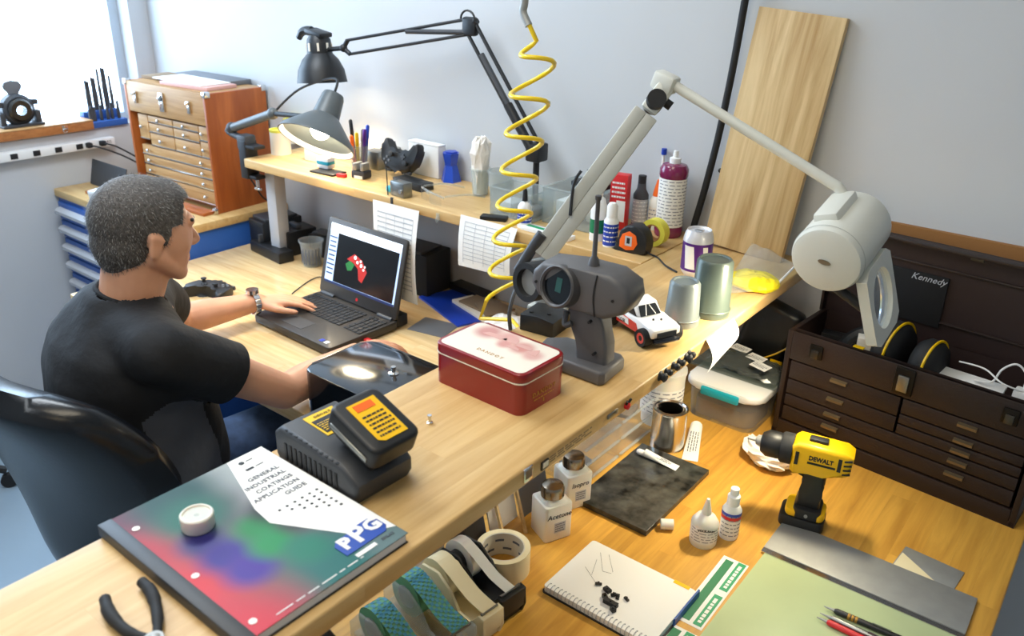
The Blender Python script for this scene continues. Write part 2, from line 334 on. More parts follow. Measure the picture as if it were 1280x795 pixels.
# ------------------------------------------------------------------ blue cabinet, chest
cb = T('drawer_cabinet', 'blue steel drawer cabinet with wooden top in the corner', 'cabinet', (-2.105, -.255, 0))
b = B(); b.box((0, 0, .4225), (.815, .48, .845), bev=.003); b.done('body', 'bluecab', cb)
b = B(); b.box((0, -.002, .860), (.825, .495, .03), bev=.003); b.done('top', 'maple3', cb)
zt = .832
for i, h in enumerate((.075, .075, .075, .075, .075, .15, .15, .12)):
    b = B(); b.box((0, -.246, zt-h/2), (.775, .016, h-.006), bev=.002); dr = b.done('drawer', 'bluecab', cb)
    b = B(); b.prism([(0, 0), (-.022, .004), (-.024, .018), (-.014, .026), (0, .028)], -.375, .375, m=frame((0, -.254, zt-.05 if h < .1 else zt-.06), (0, 1, 0), (0, 0, 1), (1, 0, 0))); b.done('handle', 'graym', dr)
    zt -= h
ch = T('tool_chest', 'wooden machinist tool chest with many small drawers on blue cabinet', 'chest', (-2.0, -.155, .875), .05)
W, Dp, Hh = .49, .262, .426
b = B(); b.box((0, .02, .012), (W-.03, Dp-.045, .024)); b.box((0, Dp/2-.006, Hh/2), (W-.03, .012, Hh-.1)); b.box((0, .02, .30), (W-.03, Dp-.045, .012)); b.done('carcass', 'oak', ch)
for s in (-1, 1): b = B(); b.box((s*(W/2-.007), 0, Hh/2), (.014, Dp, Hh), bev=.003); b.done('side_panel', 'oakside', ch)
b = B(); b.box((0, -Dp/2+.008, Hh-.055), (W-.028, .014, .11), bev=.002); b.box((0, .004, Hh-.006), (W-.028, Dp-.03, .012)); b.done('lid', 'oakface', ch)
def drawer(x0, x1, z0, z1, kn):
    b = B(); b.box(((x0+x1)/2, -Dp/2+.02, (z0+z1)/2), (x1-x0-.004, .02, z1-z0-.004), bev=.0015); d = b.done('drawer', 'oakface', ch)
    b = B(); b.box(((x0+x1)/2, -Dp/2+.0095, z0+.004), (x1-x0-.004, .003, .004)); b.done('drawer_edge', 'chrome', d)
    for x in kn: b = B(); b.lathe([(.003, 0), (.003, .006), (.007, .009), (.007, .013), (.003, .016)], 10, axz((x, -Dp/2+.010, (z0+z1)/2), (0, -1, 0))); b.done('knob', 'chrome', d)
x0, x1 = -W/2+.045, W/2-.018; xa, xb_ = x0+.065, x1-.055; mid = (xa+xb_)/2
drawer(x0, xa, .215, .31, [x0+.03]); drawer(xb_, x1, .255, .31, [xb_+.028]); drawer(xb_, x1, .195, .255, [xb_+.028])
for z0, z1 in ((.282, .31), (.245, .282), (.195, .245)): drawer(xa, mid, z0, z1, [(xa+mid)/2]); drawer(mid, xb_, z0, z1, [(mid+xb_)/2])
drawer(x0, x1, .155, .195, [x0+.05, x1-.05]); drawer(x0, x1, .118, .155, [x0+.05, x1-.05]); drawer(x0, x1, .078, .118, [x0+.05, x1-.05]); drawer(x0, x1, .024, .078, [x0+.05, x1-.05])
b = B(); b.box((0, -Dp/2-.028, .006), (W-.03, .05, .012), bev=.002); b.done('front_board', 'oakside', ch)
for x, s in ((-.175, .8), (-.01, 1.25), (.15, .8)):
    b = B(); b.box((x, -Dp/2-.003, Hh-.055), (.022*s, .008, .055*s), bev=.003); b.lathe([(.004, 0), (.01*s, .004), (.004, .01)], 12, axz((x, -Dp/2-.006, Hh-.04), (0, -1, 0))); b.done('latch', 'chrome', ch)
for x in (-W/2+.008, W/2-.008):
    for y in (-Dp/2+.01, Dp/2-.01): b = B(); b.box((x, y, Hh-.004), (.022, .024, .022), bev=.004); b.done('corner_cap', 'chrome', ch)
b = B(); b.box((W/2-.01, -Dp/2-.006, .012), (.02, .016, .022), bev=.004); b.done('corner_cap', 'chrome', ch)
def sheet(name, label, cat, c, d, rz, mat, group=None, bev=.0004):
    b = B(); b.box((0, 0, d[2]/2), d, bev=min(bev, d[2]/3)); o = b.done(name, mat, loc=c, rot=(0, 0, rz)); return tag(o, label, cat, group)
ztop = .875+Hh+.0005
sheet('binder', 'slate blue binder lying at the back of the wooden chest top', 'binder', (-2.02, -.06, ztop), (.34, .09, .016), .04, 'bluep' if 0 else 'midgray')
sheet('folder', 'pink card folder on the chest under white papers', 'folder', (-1.93, -.18, ztop), (.26, .13, .012), .10, 'pink')
sheet('paper_sheet', 'white papers stacked on the wooden chest lid', 'paper', (-1.98, -.175, ztop+.0125), (.30, .125, .004), .02, 'paper')
sheet('wood_plate', 'thin brown board at the left end of chest lid', 'board', (-2.19, -.16, ztop), (.10, .12, .012), .1, 'kraft')
# on the cabinet top left of the chest
b = B(); b.box((0, 0, .05), (.26, .004, .10), r=(-.25, 0, 0)); tag(b.done('sheet_metal', 'dkgray', loc=(-2.35, -.36, .8755)), 'dark grey metal sheet leaning on the blue cabinet top', 'plate')
for i in range(4): sheet('card_box', ['lowest', 'second lowest', 'second highest', 'topmost'][i] + ' of the flat white boxes stacked on blue cabinet', 'box', (-2.19+.004*i, -.445-.003*i, .8755+.012*i), (.11, .085, .0115), .25+.04*i, 'white', 'flat white boxes on the blue cabinet')
sheet('wood_strip', 'small brown wood strip on the blue cabinet top', 'strip', (-2.33, -.44, .8755), (.05, .03, .012), .2, 'oak')
sheet('paper_pad', 'white crumpled pad beside the chest foot on the cabinet', 'pad', (-2.28, -.30, .8755), (.07, .08, .03), .5, 'paper')

# ------------------------------------------------------------------ window sill
wb = T('flat_wooden_case', 'flat wooden case with a small brass catch on the window sill', 'case', (-2.562, -.66, SILL))
b = B(); b.box((0, 0, .016), (.125, .70, .032), bev=.002); b.done('body', 'oak', wb); b = B(); b.box((0, 0, .0215+.0135), (.126, .702, .005), bev=.002); b.done('lid', 'oakface', wb)
b = B(); b.box((.065, .235, .022), (.005, .022, .016), bev=.002); b.tube([(.068, .235+.008*math.cos(a), .012+.008*math.sin(a)) for a in [i*PI/6 for i in range(12)]], .0015, 6, closed=True); b.done('catch', 'chrome', wb)
op = T('optical_fixture', 'round dark lens fixture with grey knob plate standing on flat wooden case', 'instrument', (-2.565, -.555, SILL+.0376))
mo = frame((0, 0, .062), (0, 1, 0), (0, 0, 1), (1, 0, 0))
b = B(); b.box((0, 0, .005), (.07, .15, .010), bev=.002); b.done('base', 'dkgray', op)
b = B(); b.lathe([(.03, -.022), (.058, -.022), (.058, .012), (.048, .02), (.03, .02), (.03, -.022)], 28, mo, caps=False); b.done('ring', 'dkgray', op)
b = B(); b.lathe([(.018, 0), (.043, 0), (.043, .028), (.036, .036), (.018, .036), (.018, 0)], 28, mo, caps=False); b.done('lens_barrel', 'darkmetal', op)
b = B(); b.lathe([(.018, .012), (.0, .014)], 20, mo); b.done('lens_glass', 'glass', op)
b = B(); b.prism([(-.022, .05), (.022, .05), (.016, .072), (.03, .085), (.034, .098), (.026, .112), (0, .118), (-.026, .112), (-.034, .098), (-.03, .085), (-.016, .072)], -.006, .006, m=frame((-.01, 0, .05), (0, 1, 0), (0, 0, 1), (1, 0, 0)), bev=.002); b.done('grip_plate', 'midgray', op)
for s in (-1, 1):
    b = B(); b.box((-.005, s*.064, .03), (.05, .02, .05), bev=.003); b.done('side_block', 'dkgray', op)
    b = B(); b.box((0, s*.062, .085), (.03, .022, .02), bev=.003); b.done('side_lug', 'dkgray', op)
th = T('punch_holder', 'blue tiered holder block for steel punches on the window sill', 'tool holder', (-2.562, -.235, SILL))
b = B(); b.box((0, 0, .012), (.10, .15, .024), bev=.002); b.box((-.028, 0, .04), (.04, .148, .034), bev=.002); b.done('block', 'bluecab', th)
for i in range(15):
    r_ = i % 2; y = -.064 + .0091*i; hh = [.05, .06, .055, .12, .115, .06, .13, .125, .05, .16, .065, .165, .16, .07, .13][i]
    b = B(); b.lathe([(.0068, 0), (.0068, hh*.55), (.0056, hh*.6), (.005, hh)], 8)
    tag(b.done('punch', 'dkgray', loc=(-2.562+(-.030 if hh > .09 else .022), -.235+y, SILL+(.0572 if hh > .09 else .0242))), 'tall dark steel punch in the raised back row of blue holder' if hh > .09 else 'short dark steel punch in the low front row of blue holder', 'punch', 'tall punches in the blue holder' if hh > .09 else 'short punches in the blue holder')
ps = T('power_strip', 'long white power strip with black sockets below the window sill', 'power strip', (WX+.001, -.62, 1.027))
b = B(); b.box((.0175, 0, 0), (.035, .76, .034), bev=.003); b.done('body', 'white', ps)
for i in range(8): b = B(); b.box((.036, -.34+i*.082, 0), (.004, .026, .020), bev=.001); b.done('socket', 'ink', ps)
b = B(); lines(b, flat((.0355, .345, .002), (0, 1, 0), (0, 0, 1)), .04, 2, .006, .003); b.done('lettering', 'print', ps)
for k, (y, z) in enumerate(((-.355, 1.03), (-.30, 1.03))):
    c = T('extension_cord', ['black cord plugged into the power strip socket', 'thin black cord from the end of the power strip'][k], 'cord', (WX+.04, y, z))
    b = B(); b.box((.012, 0, 0), (.022, .022, .02), bev=.004); b.done('plug', 'ink', c)
    b = B(); b.tube([(.02, 0, 0), (.05, .03, -.01), (.09, .10-.02*k, -.05), (.16, .15-.02*k, -.10), (.20, .16, -.142)], .0035, 6, 5); b.done('cable', 'ink', c)

# ------------------------------------------------------------------ the man at the bench
def remesh(bld, name, voxel, it=4, fac=.5):
    me = bld.mesh(name); o = bpy.data.objects.new('tmp', me); COL.objects.link(o)
    r = o.modifiers.new('r', 'REMESH'); r.mode = 'VOXEL'; r.voxel_size = voxel; r.use_smooth_shade = True
    s = o.modifiers.new('s', 'SMOOTH'); s.factor = fac; s.iterations = it
    dg = bpy.context.evaluated_depsgraph_get(); out = bpy.data.meshes.new_from_object(o.evaluated_get(dg)); out.name = name
    bpy.data.objects.remove(o); bpy.data.meshes.remove(me); out.materials.clear(); return out
V = Vector
PB = V((-.775, -1.16, 0))                                   # under the pelvis
bf = V((.22, .975, 0)).normalized(); br = V((bf.y, -bf.x, 0)); UP = V((0, 0, 1))
def bp_(r, f, z): return PB + br*r + bf*f + UP*z
def ell(b, c, rad, ax=None):
    x, y, z = ax if ax else (br, bf, UP)
    b.sph((0, 0, 0), rad, 20, 14, m=frame(c, x, y, z))
SK = dep(180, 284, 1.72)                                     # middle of the skull
hf = (V((.09, .99, 0)).normalized()*math.cos(.18) - UP*math.sin(.18)).normalized(); hr = V((hf.y, -hf.x, 0)).normalized(); hu = hr.cross(hf)
HS = .93
def hp(r, f, u): return SK + (hr*r + hf*f + hu*u)*HS
HA = (hr, hf, hu)
NB = bp_(.0, .035, 1.085)
shR, shL = bp_(.195, .03, 1.035), bp_(-.175, .115, 1.02)
elR, elL = V((-.575, -.895, .825)), V((-1.10, -.845, .835))
wrR, wrL = V((-.635, -.625, .805)), V((-1.068, -.61, .825))
def hand(b, wr, d, thumb, up, k=1.0, curl=.35, spread=1.0):
    d = d.normalized(); t = (thumb - d*thumb.dot(d)).normalized(); n = up
    pc = wr + d*.045*k
    for j in range(4):
        o = (.027 - .018*j)*k
        b.cap(wr + t*o*.55 + d*.005, wr + t*o + d*(.085-.004*abs(j-1.2))*k, .015*k, .0115*k, 10)
    L = (.040, .045, .042, .033)
    for j in range(4):
        o = (.027 - .018*j)*k; p = wr + t*o + d*(.085-.004*abs(j-1.2))*k + n*.002; dd = (d + t*(.10-.07*j)*spread).normalized(); r = .0090*k
        a = .15
        for q in range(3):
            a += curl*(.6 if q == 0 else 1); e = p + (dd*math.cos(a) - n*math.sin(a))*L[j]*k*(1, .68, .55)[q]
            b.cap(p, e, r, r*.9, 10); p = e; r *= .9
    p = wr + t*.022*k + d*.02*k - n*.004
    e = p + (t*.62 + d*.72 - n*.10).normalized()*.042*k; b.cap(p, e, .014*k, .0115*k, 10)
    e2 = e + (t*.25 + d*.95 - n*.15).normalized()*.030*k; b.cap(e, e2, .011*k, .010*k, 10)
    e3 = e2 + (t*.05 + d*.97 - n*.2).normalized()*.022*k; b.cap(e2, e3, .010*k, .0085*k, 10)
man = T('person', 'man in black shirt and jeans seated at the bench typing on laptop', 'person', PB)
man_inv = Matrix.Translation(-PB)
b = B()
ell(b, hp(0, -.012, .018), (.076, .098, .088), HA); ell(b, hp(0, .024, -.02), (.070, .078, .087), HA); ell(b, hp(0, .046, -.066), (.056, .052, .052), HA)
ell(b, hp(0, .082, -.102), (.026, .020, .019), HA); ell(b, hp(0, .088, .022), (.050, .014, .018), HA)
b.cap(hp(0, .096, .010), hp(0, .122, -.030), .008, .011); ell(b, hp(0, .112, -.036), (.016, .013, .009), HA)
for s in (-1, 1): ell(b, hp(s*.040, .062, -.030), (.024, .024, .022), HA); b.cap(hp(s*.058, .002, -.055), hp(s*.030, .070, -.100), .024, .018)
ell(b, hp(0, .094, -.068), (.022, .012, .012), HA)
for s in (-1, 1):
    e = hp(s*.078, -.010, -.028)
    ea = (hr, (hf*.95 - hu*.2).normalized(), (hu*.95 + hf*.2).normalized()); ell(b, e + hr*s*.004, (.006, .015, .027), ea); b.cap(e + hr*s*.008 + hu*.022 - hf*.010, e + hr*s*.006 - hu*.018 - hf*.006, .006, .006); b.cap(e + hr*s*.008 + hu*.024 - hf*.006, e + hr*s*.006 + hu*.014 + hf*.014, .006, .005)
b.cap(NB - UP*.03, hp(0, -.020, -.045), .064, .060, 20); b.cap(bp_(0, .06, 1.06), hp(0, .028, -.085), .040, .034, 16)
ell(b, bp_(0, .02, .95), (.155, .10, .15)); ell(b, bp_(0, .01, .78), (.145, .11, .15)); ell(b, bp_(0, 0, .60), (.155, .11, .12))
b.cap(shL, shR, .05, .05); b.cap(NB - UP*.035, shR, .035, .045); b.cap(NB - UP*.035, shL, .035, .045)
for sh, el, wr in ((shR, elR, wrR), (shL, elL, wrL)):
    m_ = el.lerp(wr, .3); b.cap(sh, el, .052, .041, 18); b.cap(el, m_, .041, .043, 18); b.cap(m_, wr, .043, .027, 18)
hand(b, wrL, V((.50, .85, -.06)), V((.9, -.5, 0)), UP, .98, .16, 1.2)
hand(b, wrR, V((.16, .97, -.05)), V((-1, .1, 0)), UP, .98, .26)
for s in (-1, 1):
    hip, kn, an = bp_(s*.10, .02, .52), bp_(s*.15+.02, .44, .575), bp_(s*.14+.02, .40, .10); b.cap(hip, kn, .07, .052, 16); b.cap(kn, an, .048, .036, 16); b.cap(an + bf*-.02 - UP*.05, an + bf*.15 - UP*.06, .036, .03, 14)
me = remesh(b, 'body', .0042, 5, .5); me.transform(man_inv); mobj('body', me, 'skin', man, smooth=60)
# shirt
b = B()
SEC = [(.55, .175, .140, .015), (.60, .190, .158, .015), (.70, .192, .166, .020), (.80, .190, .166, .015), (.88, .194, .158, .006), (.95, .196, .146, -.002), (1.01, .186, .126, .000), (1.05, .150, .100, .008), (1.085, .098, .082, .020), (1.11, .074, .072, .028)]
ns = 36; vs_, fs = [], []
for z, rx, ry, fo in SEC:
    for i in range(ns):
        a = 2*PI*i/ns; ca, sa = math.cos(a), math.sin(a); e_ = .82
        vs_.append(bp_(math.copysign(abs(ca)**e_, ca)*rx, fo + math.copysign(abs(sa)**e_, sa)*ry, z))
for k in range(len(SEC)-1):
    for i in range(ns): fs.append((k*ns+i, k*ns+(i+1) % ns, (k+1)*ns+(i+1) % ns, (k+1)*ns+i))
fs += [tuple(range(ns-1, -1, -1)), tuple((len(SEC)-1)*ns+i for i in range(ns))]
b._ad(vs_, fs)
for sh, el, s in ((shR, elR, 1), (shL, elL, -1)):
    b.cap(bp_(s*.08, .01, 1.02), sh - UP*.006, .080, .068, 22); b.cap(NB - UP*.055 + bf*.02, sh - UP*.006, .068, .066, 20); b.cap(sh - UP*.006, sh.lerp(el, .52), .068, .071, 22)
    b.cap(sh.lerp(el, .15) - UP*.03, bp_(s*.14, .02, .92), .055, .06, 16)
me = remesh(b, 'shirt', .0048, 45, .5)
# drape folds: real relief on the cloth
for v in me.vertices:
    p = v.co; q = p - PB; r_, f_ = q.dot(br), q.dot(bf)
    w_ = math.sin(46*q.z + 9*math.atan2(r_, f_) + 2*math.sin(11*q.z)) * max(0, min(1, (.96-q.z)/.25)) * .0045
    w_ += math.sin(60*(q.z*.7 + r_*.6) + 3*math.sin(14*f_)) * .0018
    d = V((q.dot(br), q.dot(bf), 0)); v.co += (br*r_ + bf*f_).normalized()*w_
bm = bmesh.new(); bm.from_mesh(me)
neck_c = NB + UP*.03; ax = (hp(0, -.02, -.05) - NB).normalized()
hems = [((shR.lerp(elR, .50)), (elR-shR).normalized()), ((shL.lerp(elL, .50)), (elL-shL).normalized()), (NB + ax*.012, ax)]
kill = []
for f in bm.faces:
    c = f.calc_center_median()
    for k_, (p, d) in enumerate(hems):
        al = (c-p).dot(d)
        if al > 0 and al < .11 and ((c-p)-d*al).length < (.080 if k_ < 2 else .078): kill.append(f); break
bmesh.ops.delete(bm, geom=kill, context='FACES'); bmesh.ops.delete(bm, geom=[v for v in bm.verts if not v.link_faces], context='VERTS')
for e in bm.edges:
    if e.is_boundary:
        for v in e.verts:
            for p, d in hems:
                h_ = (v.co-p).dot(d)
                if abs(h_) < .012 and (v.co-p).length < .12: v.co -= d*h_
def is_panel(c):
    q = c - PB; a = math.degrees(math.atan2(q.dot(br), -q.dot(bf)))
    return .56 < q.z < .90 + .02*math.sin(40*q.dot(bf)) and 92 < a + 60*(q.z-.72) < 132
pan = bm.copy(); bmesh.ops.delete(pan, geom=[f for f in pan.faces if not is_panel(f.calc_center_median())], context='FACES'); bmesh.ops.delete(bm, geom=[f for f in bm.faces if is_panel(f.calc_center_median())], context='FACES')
for bb, nm, mt in ((bm, 'shirt', 'shirt'), (pan, 'side_panel', 'panel')):
    bmesh.ops.delete(bb, geom=[v for v in bb.verts if not v.link_faces], context='VERTS'); m2 = bpy.data.meshes.new(nm); bb.to_mesh(m2); bb.free(); m2.transform(man_inv)
    o = mobj(nm, m2, mt, man if nm == 'shirt' else shirt, smooth=70); shirt = o if nm == 'shirt' else shirt
# jeans
b = B(); ell(b, bp_(0, -.01, .58), (.185, .155, .12))
for s in (-1, 1):
    hip, kn, an = bp_(s*.10, .02, .535), bp_(s*.15+.02, .44, .575), bp_(s*.14+.02, .41, .12); b.cap(hip, kn, .098, .076, 18); b.cap(kn, an, .072, .06, 18)
me = remesh(b, 'jeans', .009, 5); me.transform(man_inv); mobj('jeans', me, 'jeans', man, smooth=70)
for s in (-1, 1):
    b = B(); a = bp_(s*.14+.02, .39, .0) - PB; b.cap(a + UP*.045 - bf*.03, a + UP*.04 + bf*.16, .045, .038, 14); b.box(a + UP*.008 + bf*.06, (.085, .29, .016), r=(0, 0, -math.atan2(bf.x, bf.y))); b.done('shoe', 'ink', man)
# hair: scalp cap plus short strands
b = B(); ell(b, hp(0, -.014, .021), (.0785, .100, .090), HA); ell(b, hp(0, -.040, -.028), (.068, .069, .070), HA); ell(b, hp(0, .028, .050), (.063, .067, .058), HA); ell(b, hp(0, -.056, -.064), (.048, .040, .040), HA)
for s in (-1, 1): b.cap(hp(s*.070, .008, .03), hp(s*.070, .014, -.020), .012, .008)
me = remesh(b, 'hair', .0045, 5)
bm = bmesh.new(); bm.from_mesh(me); kill = []
for f in bm.faces:
    q = (f.calc_center_median() - SK)/HS; r_, f_, u_ = q.dot(hr), q.dot(hf), q.dot(hu)
    lim = .062 if abs(r_) < .045 else .048
    if u_ < .018 and f_ > .028: kill.append(f)
    elif f_ > .075 - .25*abs(r_) and u_ < .075: kill.append(f)
    elif u_ < .0 and f_ > -.022 and abs(r_) > .05 and not (f_ > .004 and u_ > -.03): kill.append(f)
    elif u_ < -.098: kill.append(f)
bmesh.ops.delete(bm, geom=kill, context='FACES'); bmesh.ops.delete(bm, geom=[v for v in bm.verts if not v.link_faces], context='VERTS')
tri = [(f.calc_center_median().copy(), f.normal.copy()) for f in bm.faces]
bm.to_mesh(me); bm.free(); me.transform(man_inv); hair = mobj('hair', me, 'hair', man, smooth=70)
for mt, cnt, sd in (('hairdark', 9000, 1), ('hairgray', 4200, 2)):
    r = random.Random(sd); vs_, fs = [], []
    for i in range(cnt):
        c, n = r.choice(tri); dn = (n*.7 + hf*.35 - hu*.75 + V((r.uniform(-.4, .4), r.uniform(-.4, .4), r.uniform(-.4, .4)))).normalized()
        c = c - n*.001 + V((r.uniform(-.003, .003), r.uniform(-.003, .003), r.uniform(-.003, .003))); sd_ = dn.cross(n); sd_ = sd_.normalized()*.00045 if sd_.length > .01 else hr*.00045
        k = len(vs_); vs_ += [c-sd_-PB, c+sd_-PB, c+dn*r.uniform(.004, .009)-PB]; fs.append((k, k+1, k+2))
    m2 = bpy.data.meshes.new('hair_strands'); m2.from_pydata([tuple(v) for v in vs_], [], fs); o = mobj('hair_strands', m2, mt, hair, smooth=0); o['kind'] = 'stuff'
for s in (-1, 1):
    e = hp(s*.030, .063, -.002); b = B(); b.sph(e-PB, .0105, 14, 10); eo = b.done('eye', 'eye', man); b = B(); b.sph(e-PB+hf*.0062, .0048, 12, 8); b.done('iris', 'iris', eo)
    b = B(); b.cap(hp(s*.018, .103, .024)-PB, hp(s*.050, .086, .026)-PB, .005, .004, 8); b.done('eyebrow', 'hairdark', man)
b = B(); b.cap(hp(-.018, .097, -.073)-PB, hp(.018, .097, -.073)-PB, .0045, .0045, 8); b.done('lips', 'lip', man)
# white collar line inside the shirt neck
b = B(); mm = axz(NB + ax*.010 - PB, ax); b.tube([mm @ V((.0635*math.cos(a), .0635*math.sin(a), 0)) for a in [i*2*PI/28 for i in range(28)]], .0055, 8, closed=True); b.done('collar', 'shirt', man)
wt = T('wristwatch', 'silver steel wristwatch worn on the wrist beside the laptop', 'watch', wrL - (wrL-elL).normalized()*.012)
wd_ = (wrL-elL).normalized(); wm = axz((0, 0, 0), wd_)
for i in range(16):
    a = 2*PI*i/16; p = wm @ V((.0335*math.cos(a), .0335*math.sin(a), 0)); q = frame(p, wm.to_3x3() @ V((-math.sin(a), math.cos(a), 0)), wm.to_3x3() @ V((math.cos(a), math.sin(a), 0)), -wd_)
    b = B(); b.box((0, 0, 0), (.0125, .004, .017), bev=.0012, seg=1, m=q); b.done('band_link', 'chrome', wt)
b = B(); b.cyl(UP*.031, UP*.042, .019, .018, 20); b.done('watch_case', 'chrome', wt)

# ------------------------------------------------------------------ office chair
oc = T('office_chair', 'black leather office chair the man sits on', 'chair', (-.735, -1.10, 0), .22)
tl = .22
bk = frame((0, -.23, .525), (1, 0, 0), (0, math.cos(tl), math.sin(tl)), (0, -math.sin(tl), math.cos(tl)))
b = B()
def backpt(u, v, side):
    x0_ = (u-.5)*2; y0_ = 2*v-1; x = x0_*math.sqrt(1-.38*y0_*y0_); v = .5+.5*y0_*math.sqrt(1-.38*x0_*x0_); h = v*.535
    wv = .25*(1-.22*abs(v-.45)**1.5*2.2)*(1 if v > .5 else 1-.55*(.5-v)); cx = wv*math.copysign(abs(x)**.9, x)
    edge = (1-abs(x0_)**5)*(1-abs(y0_)**7); th_ = .052*max(0, edge)**.5
    curve = .06*x*x + .05*math.sin(PI*v)-.02
    h2 = h
    return bk @ V((cx, curve + (th_ if side else -th_), h2))
n_ = 22
fr = [[backpt(i/n_, j/n_, 1) for i in range(n_+1)] for j in range(n_+1)]; rr_ = [[backpt(i/n_, j/n_, 0) for i in range(n_+1)] for j in range(n_+1)]
b.grid(n_, n_, lambda u, v: fr[round(v*n_)][round(u*n_)]); b.grid(n_, n_, lambda u, v: rr_[round(v*n_)][round(u*n_)])
bmesh.ops.remove_doubles(b.b, verts=b.b.verts, dist=.0008); b.done('backrest', 'leather', oc, smooth=60)
b = B(); b.prism(rrect(.48, .46, .1, 6, 0, .03), .385, .455, bev=.03, seg=4); b.done('seat', 'leather', oc, smooth=60)
for s in (-1, 1):
    b = B(); b.tube([(s*.19, -.1, .39), (s*.255, -.12, .38), (s*.285, -.10, .46), (s*.29, -.02, .60), (s*.29, .10, .64), (s*.27, .2, .63)], .016, 10, 6); b.done('armrest', 'black', oc)
b = B(); b.tube([(0, -.05, .38), (0, -.25, .385), (0, -.315, .46), (0, -.32, .58)], .022, 10, 6); b.done('back_bracket', 'black', oc)
cinv = Matrix.Translation((-.735, -1.10, 0)) @ Matrix.Rotation(.22, 4, 'Z'); cinv = cinv.inverted()
b = B(); b.tube([cinv @ dep(x, y, t_) for x, y, t_ in ((112, 640, 1.74), (96, 646, 1.76), (88, 662, 1.78), (93, 680, 1.79), (110, 688, 1.79), (135, 684, 1.76))], .013, 10, 6); b.done('arm_loop', 'black', oc)
b = B(); b.cyl((0, 0, .10), (0, 0, .385), .026, .022); b.done('gas_lift', 'black', oc)
for i in range(5):
    a = 2*PI*i/5+.5; c, s = math.cos(a), math.sin(a); b = B(); b.tube([(0, 0, .12), (.16*c, .16*s, .10), (.29*c, .29*s, .072)], [.028, .024, .018], 8, 4); lg = b.done('leg', 'black', oc)
    b = B(); b.cyl((.29*c-.012*s, .29*s+.012*c, .026), (.29*c+.012*s, .29*s-.012*c, .026), .026); b.done('caster', 'rubber', lg)
# neighbouring stool whose foot shows
st = T('stool_base', 'black five-legged stool base standing on the blue-grey floor', 'stool', (at(15, 607, .0).x-.13, at(15, 607, .0).y-.205, 0))
for i in range(5):
    a = 2*PI*i/5+1.005; c, s = math.cos(a), math.sin(a); b = B(); b.tube([(0, 0, .15), (.12*c, .12*s, .115), (.24*c, .24*s, .066)], [.024, .02, .014], 8, 4); lg = b.done('leg', 'black', st)
    b = B(); b.cyl((.24*c-.012*s, .24*s+.012*c, .026), (.24*c+.012*s, .24*s-.012*c, .026), .026); b.done('caster', 'rubber', lg)
b = B(); b.cyl((0, 0, .12), (0, 0, .44), .024); b.done('column', 'black', st)
b = B(); b.lathe([(.0, .44), (.17, .44), (.19, .46), (.19, .49), (.17, .51), (0, .515)], 28); b.done('seat', 'leather', st)

# ------------------------------------------------------------------ laptop
lp = T('laptop', 'open dark laptop showing a red and green 3D part on screen', 'laptop', (-.902, -.500, Z0), -.03)
LW, LD = .348, .252
b = B(); b.prism(rrect(LW, LD, .012, 4), .004, .029, bev=.003); base = b.done('base', 'laptop', lp)
b = B(); b.box((-.03, -.075, .0293), (.095, .052, .0008)); b.done('touchpad', 'dkgray', base)
b = B()
for r_ in range(6):
    for c_ in range(19):
        if c_ == 14: continue
        b.box((-.157 + c_*.0174, .088 - r_*.0185, .0307), (.0150, .0158 if r_ else .011, .003), bev=.001, seg=1)
k = b.done('keys', 'keys', base); k['kind'] = 'stuff'
for i, mt in enumerate(('blue', 'white')): b = B(); b.box((.118+.020*i, -.105, .0294), (.014, .014, .0006)); b.done('sticker', mt, base)
ta = .25
sm_ = frame((0, LD/2-.012, .03), (1, 0, 0), (0, -math.sin(-ta), math.cos(ta)), (0, -math.cos(ta), math.sin(ta)))
b = B(); b.prism(rrect(LW, .236, .010, 4, 0, .120), -.009, .0, m=sm_, bev=.002); lid = b.done('screen_lid', 'laptop', lp)
def quad(mt, x0, y0, x1, y1, z, nm):
    b = B(); b.box(((x0+x1)/2, (y0+y1)/2, z), (x1-x0, y1-y0, .0004), m=sm_); return b.done(nm, mt, lid, smooth=0)
quad('screen', -.157, .038, .157, .222, .0004, 'display'); quad('scrtop', -.157, .196, .157, .222, .0009, 'toolbar'); quad('viewport', -.118, .046, .150, .196, .0009, 'viewport'); quad('task', -.157, .038, .157, .045, .0009, 'taskbar')
def spoly(mt, pts, z, nm):
    b = B(); b.prism(pts, z, z+.0003, m=sm_); b.done(nm, mt, lid, smooth=0)
spoly('scrgreen', [(-.070, .112), (-.052, .126), (-.030, .118), (-.040, .098), (-.058, .094)], .0012, 'drawn_part'); spoly('scrred', [(-.066, .128), (-.035, .150), (.000, .138), (.028, .108), (.012, .072), (-.004, .078), (-.012, .108), (-.034, .122)], .0013, 'drawn_part')
for x, y, r_ in ((-.030, .140, .006), (-.018, .128, .005), (.0, .122, .0055), (.012, .112, .004), (-.004, .134, .004), (.016, .122, .0035)): spoly('scrwhite', circ(r_, 10, x, y), .0018, 'drawn_part')
b = B()
for i in range(9): b.box((-.138, .180-.014*i, .0011), (.028 if i % 3 else .034, .004, .0003), m=sm_)
b.done('menu_lines', 'task', lid)
b = B(); b.prism(circ(.005, 16, 0, .018), 0, .0005, m=sm_); b.done('badge', 'red', lid)
for s in (-1, 1): b = B(); b.cyl((s*.13-.03, LD/2-.012, .030), (s*.13+.03, LD/2-.012, .030), .007); b.done('hinge', 'dkgray', lp)
b = B(); b.box((.09, LD/2+.02, .022), (.16, .042, .036), bev=.004); b.done('rear_battery', 'black', lp)
b = B(); b.box((LW/2+.016, .0, .014), (.032, .016, .007), bev=.002); b.done('usb_stick', 'red', lp)
bx = T('black_box', 'glossy black plastic box with rounded corners on the bench beside raised shelf', 'box', (-.343, -.762, Z0), .0)
b = B(); b.prism(rrect(.40, .215, .035, 6), 0, .128, bev=.006, seg=3); b.done('body', 'blackgloss', bx)
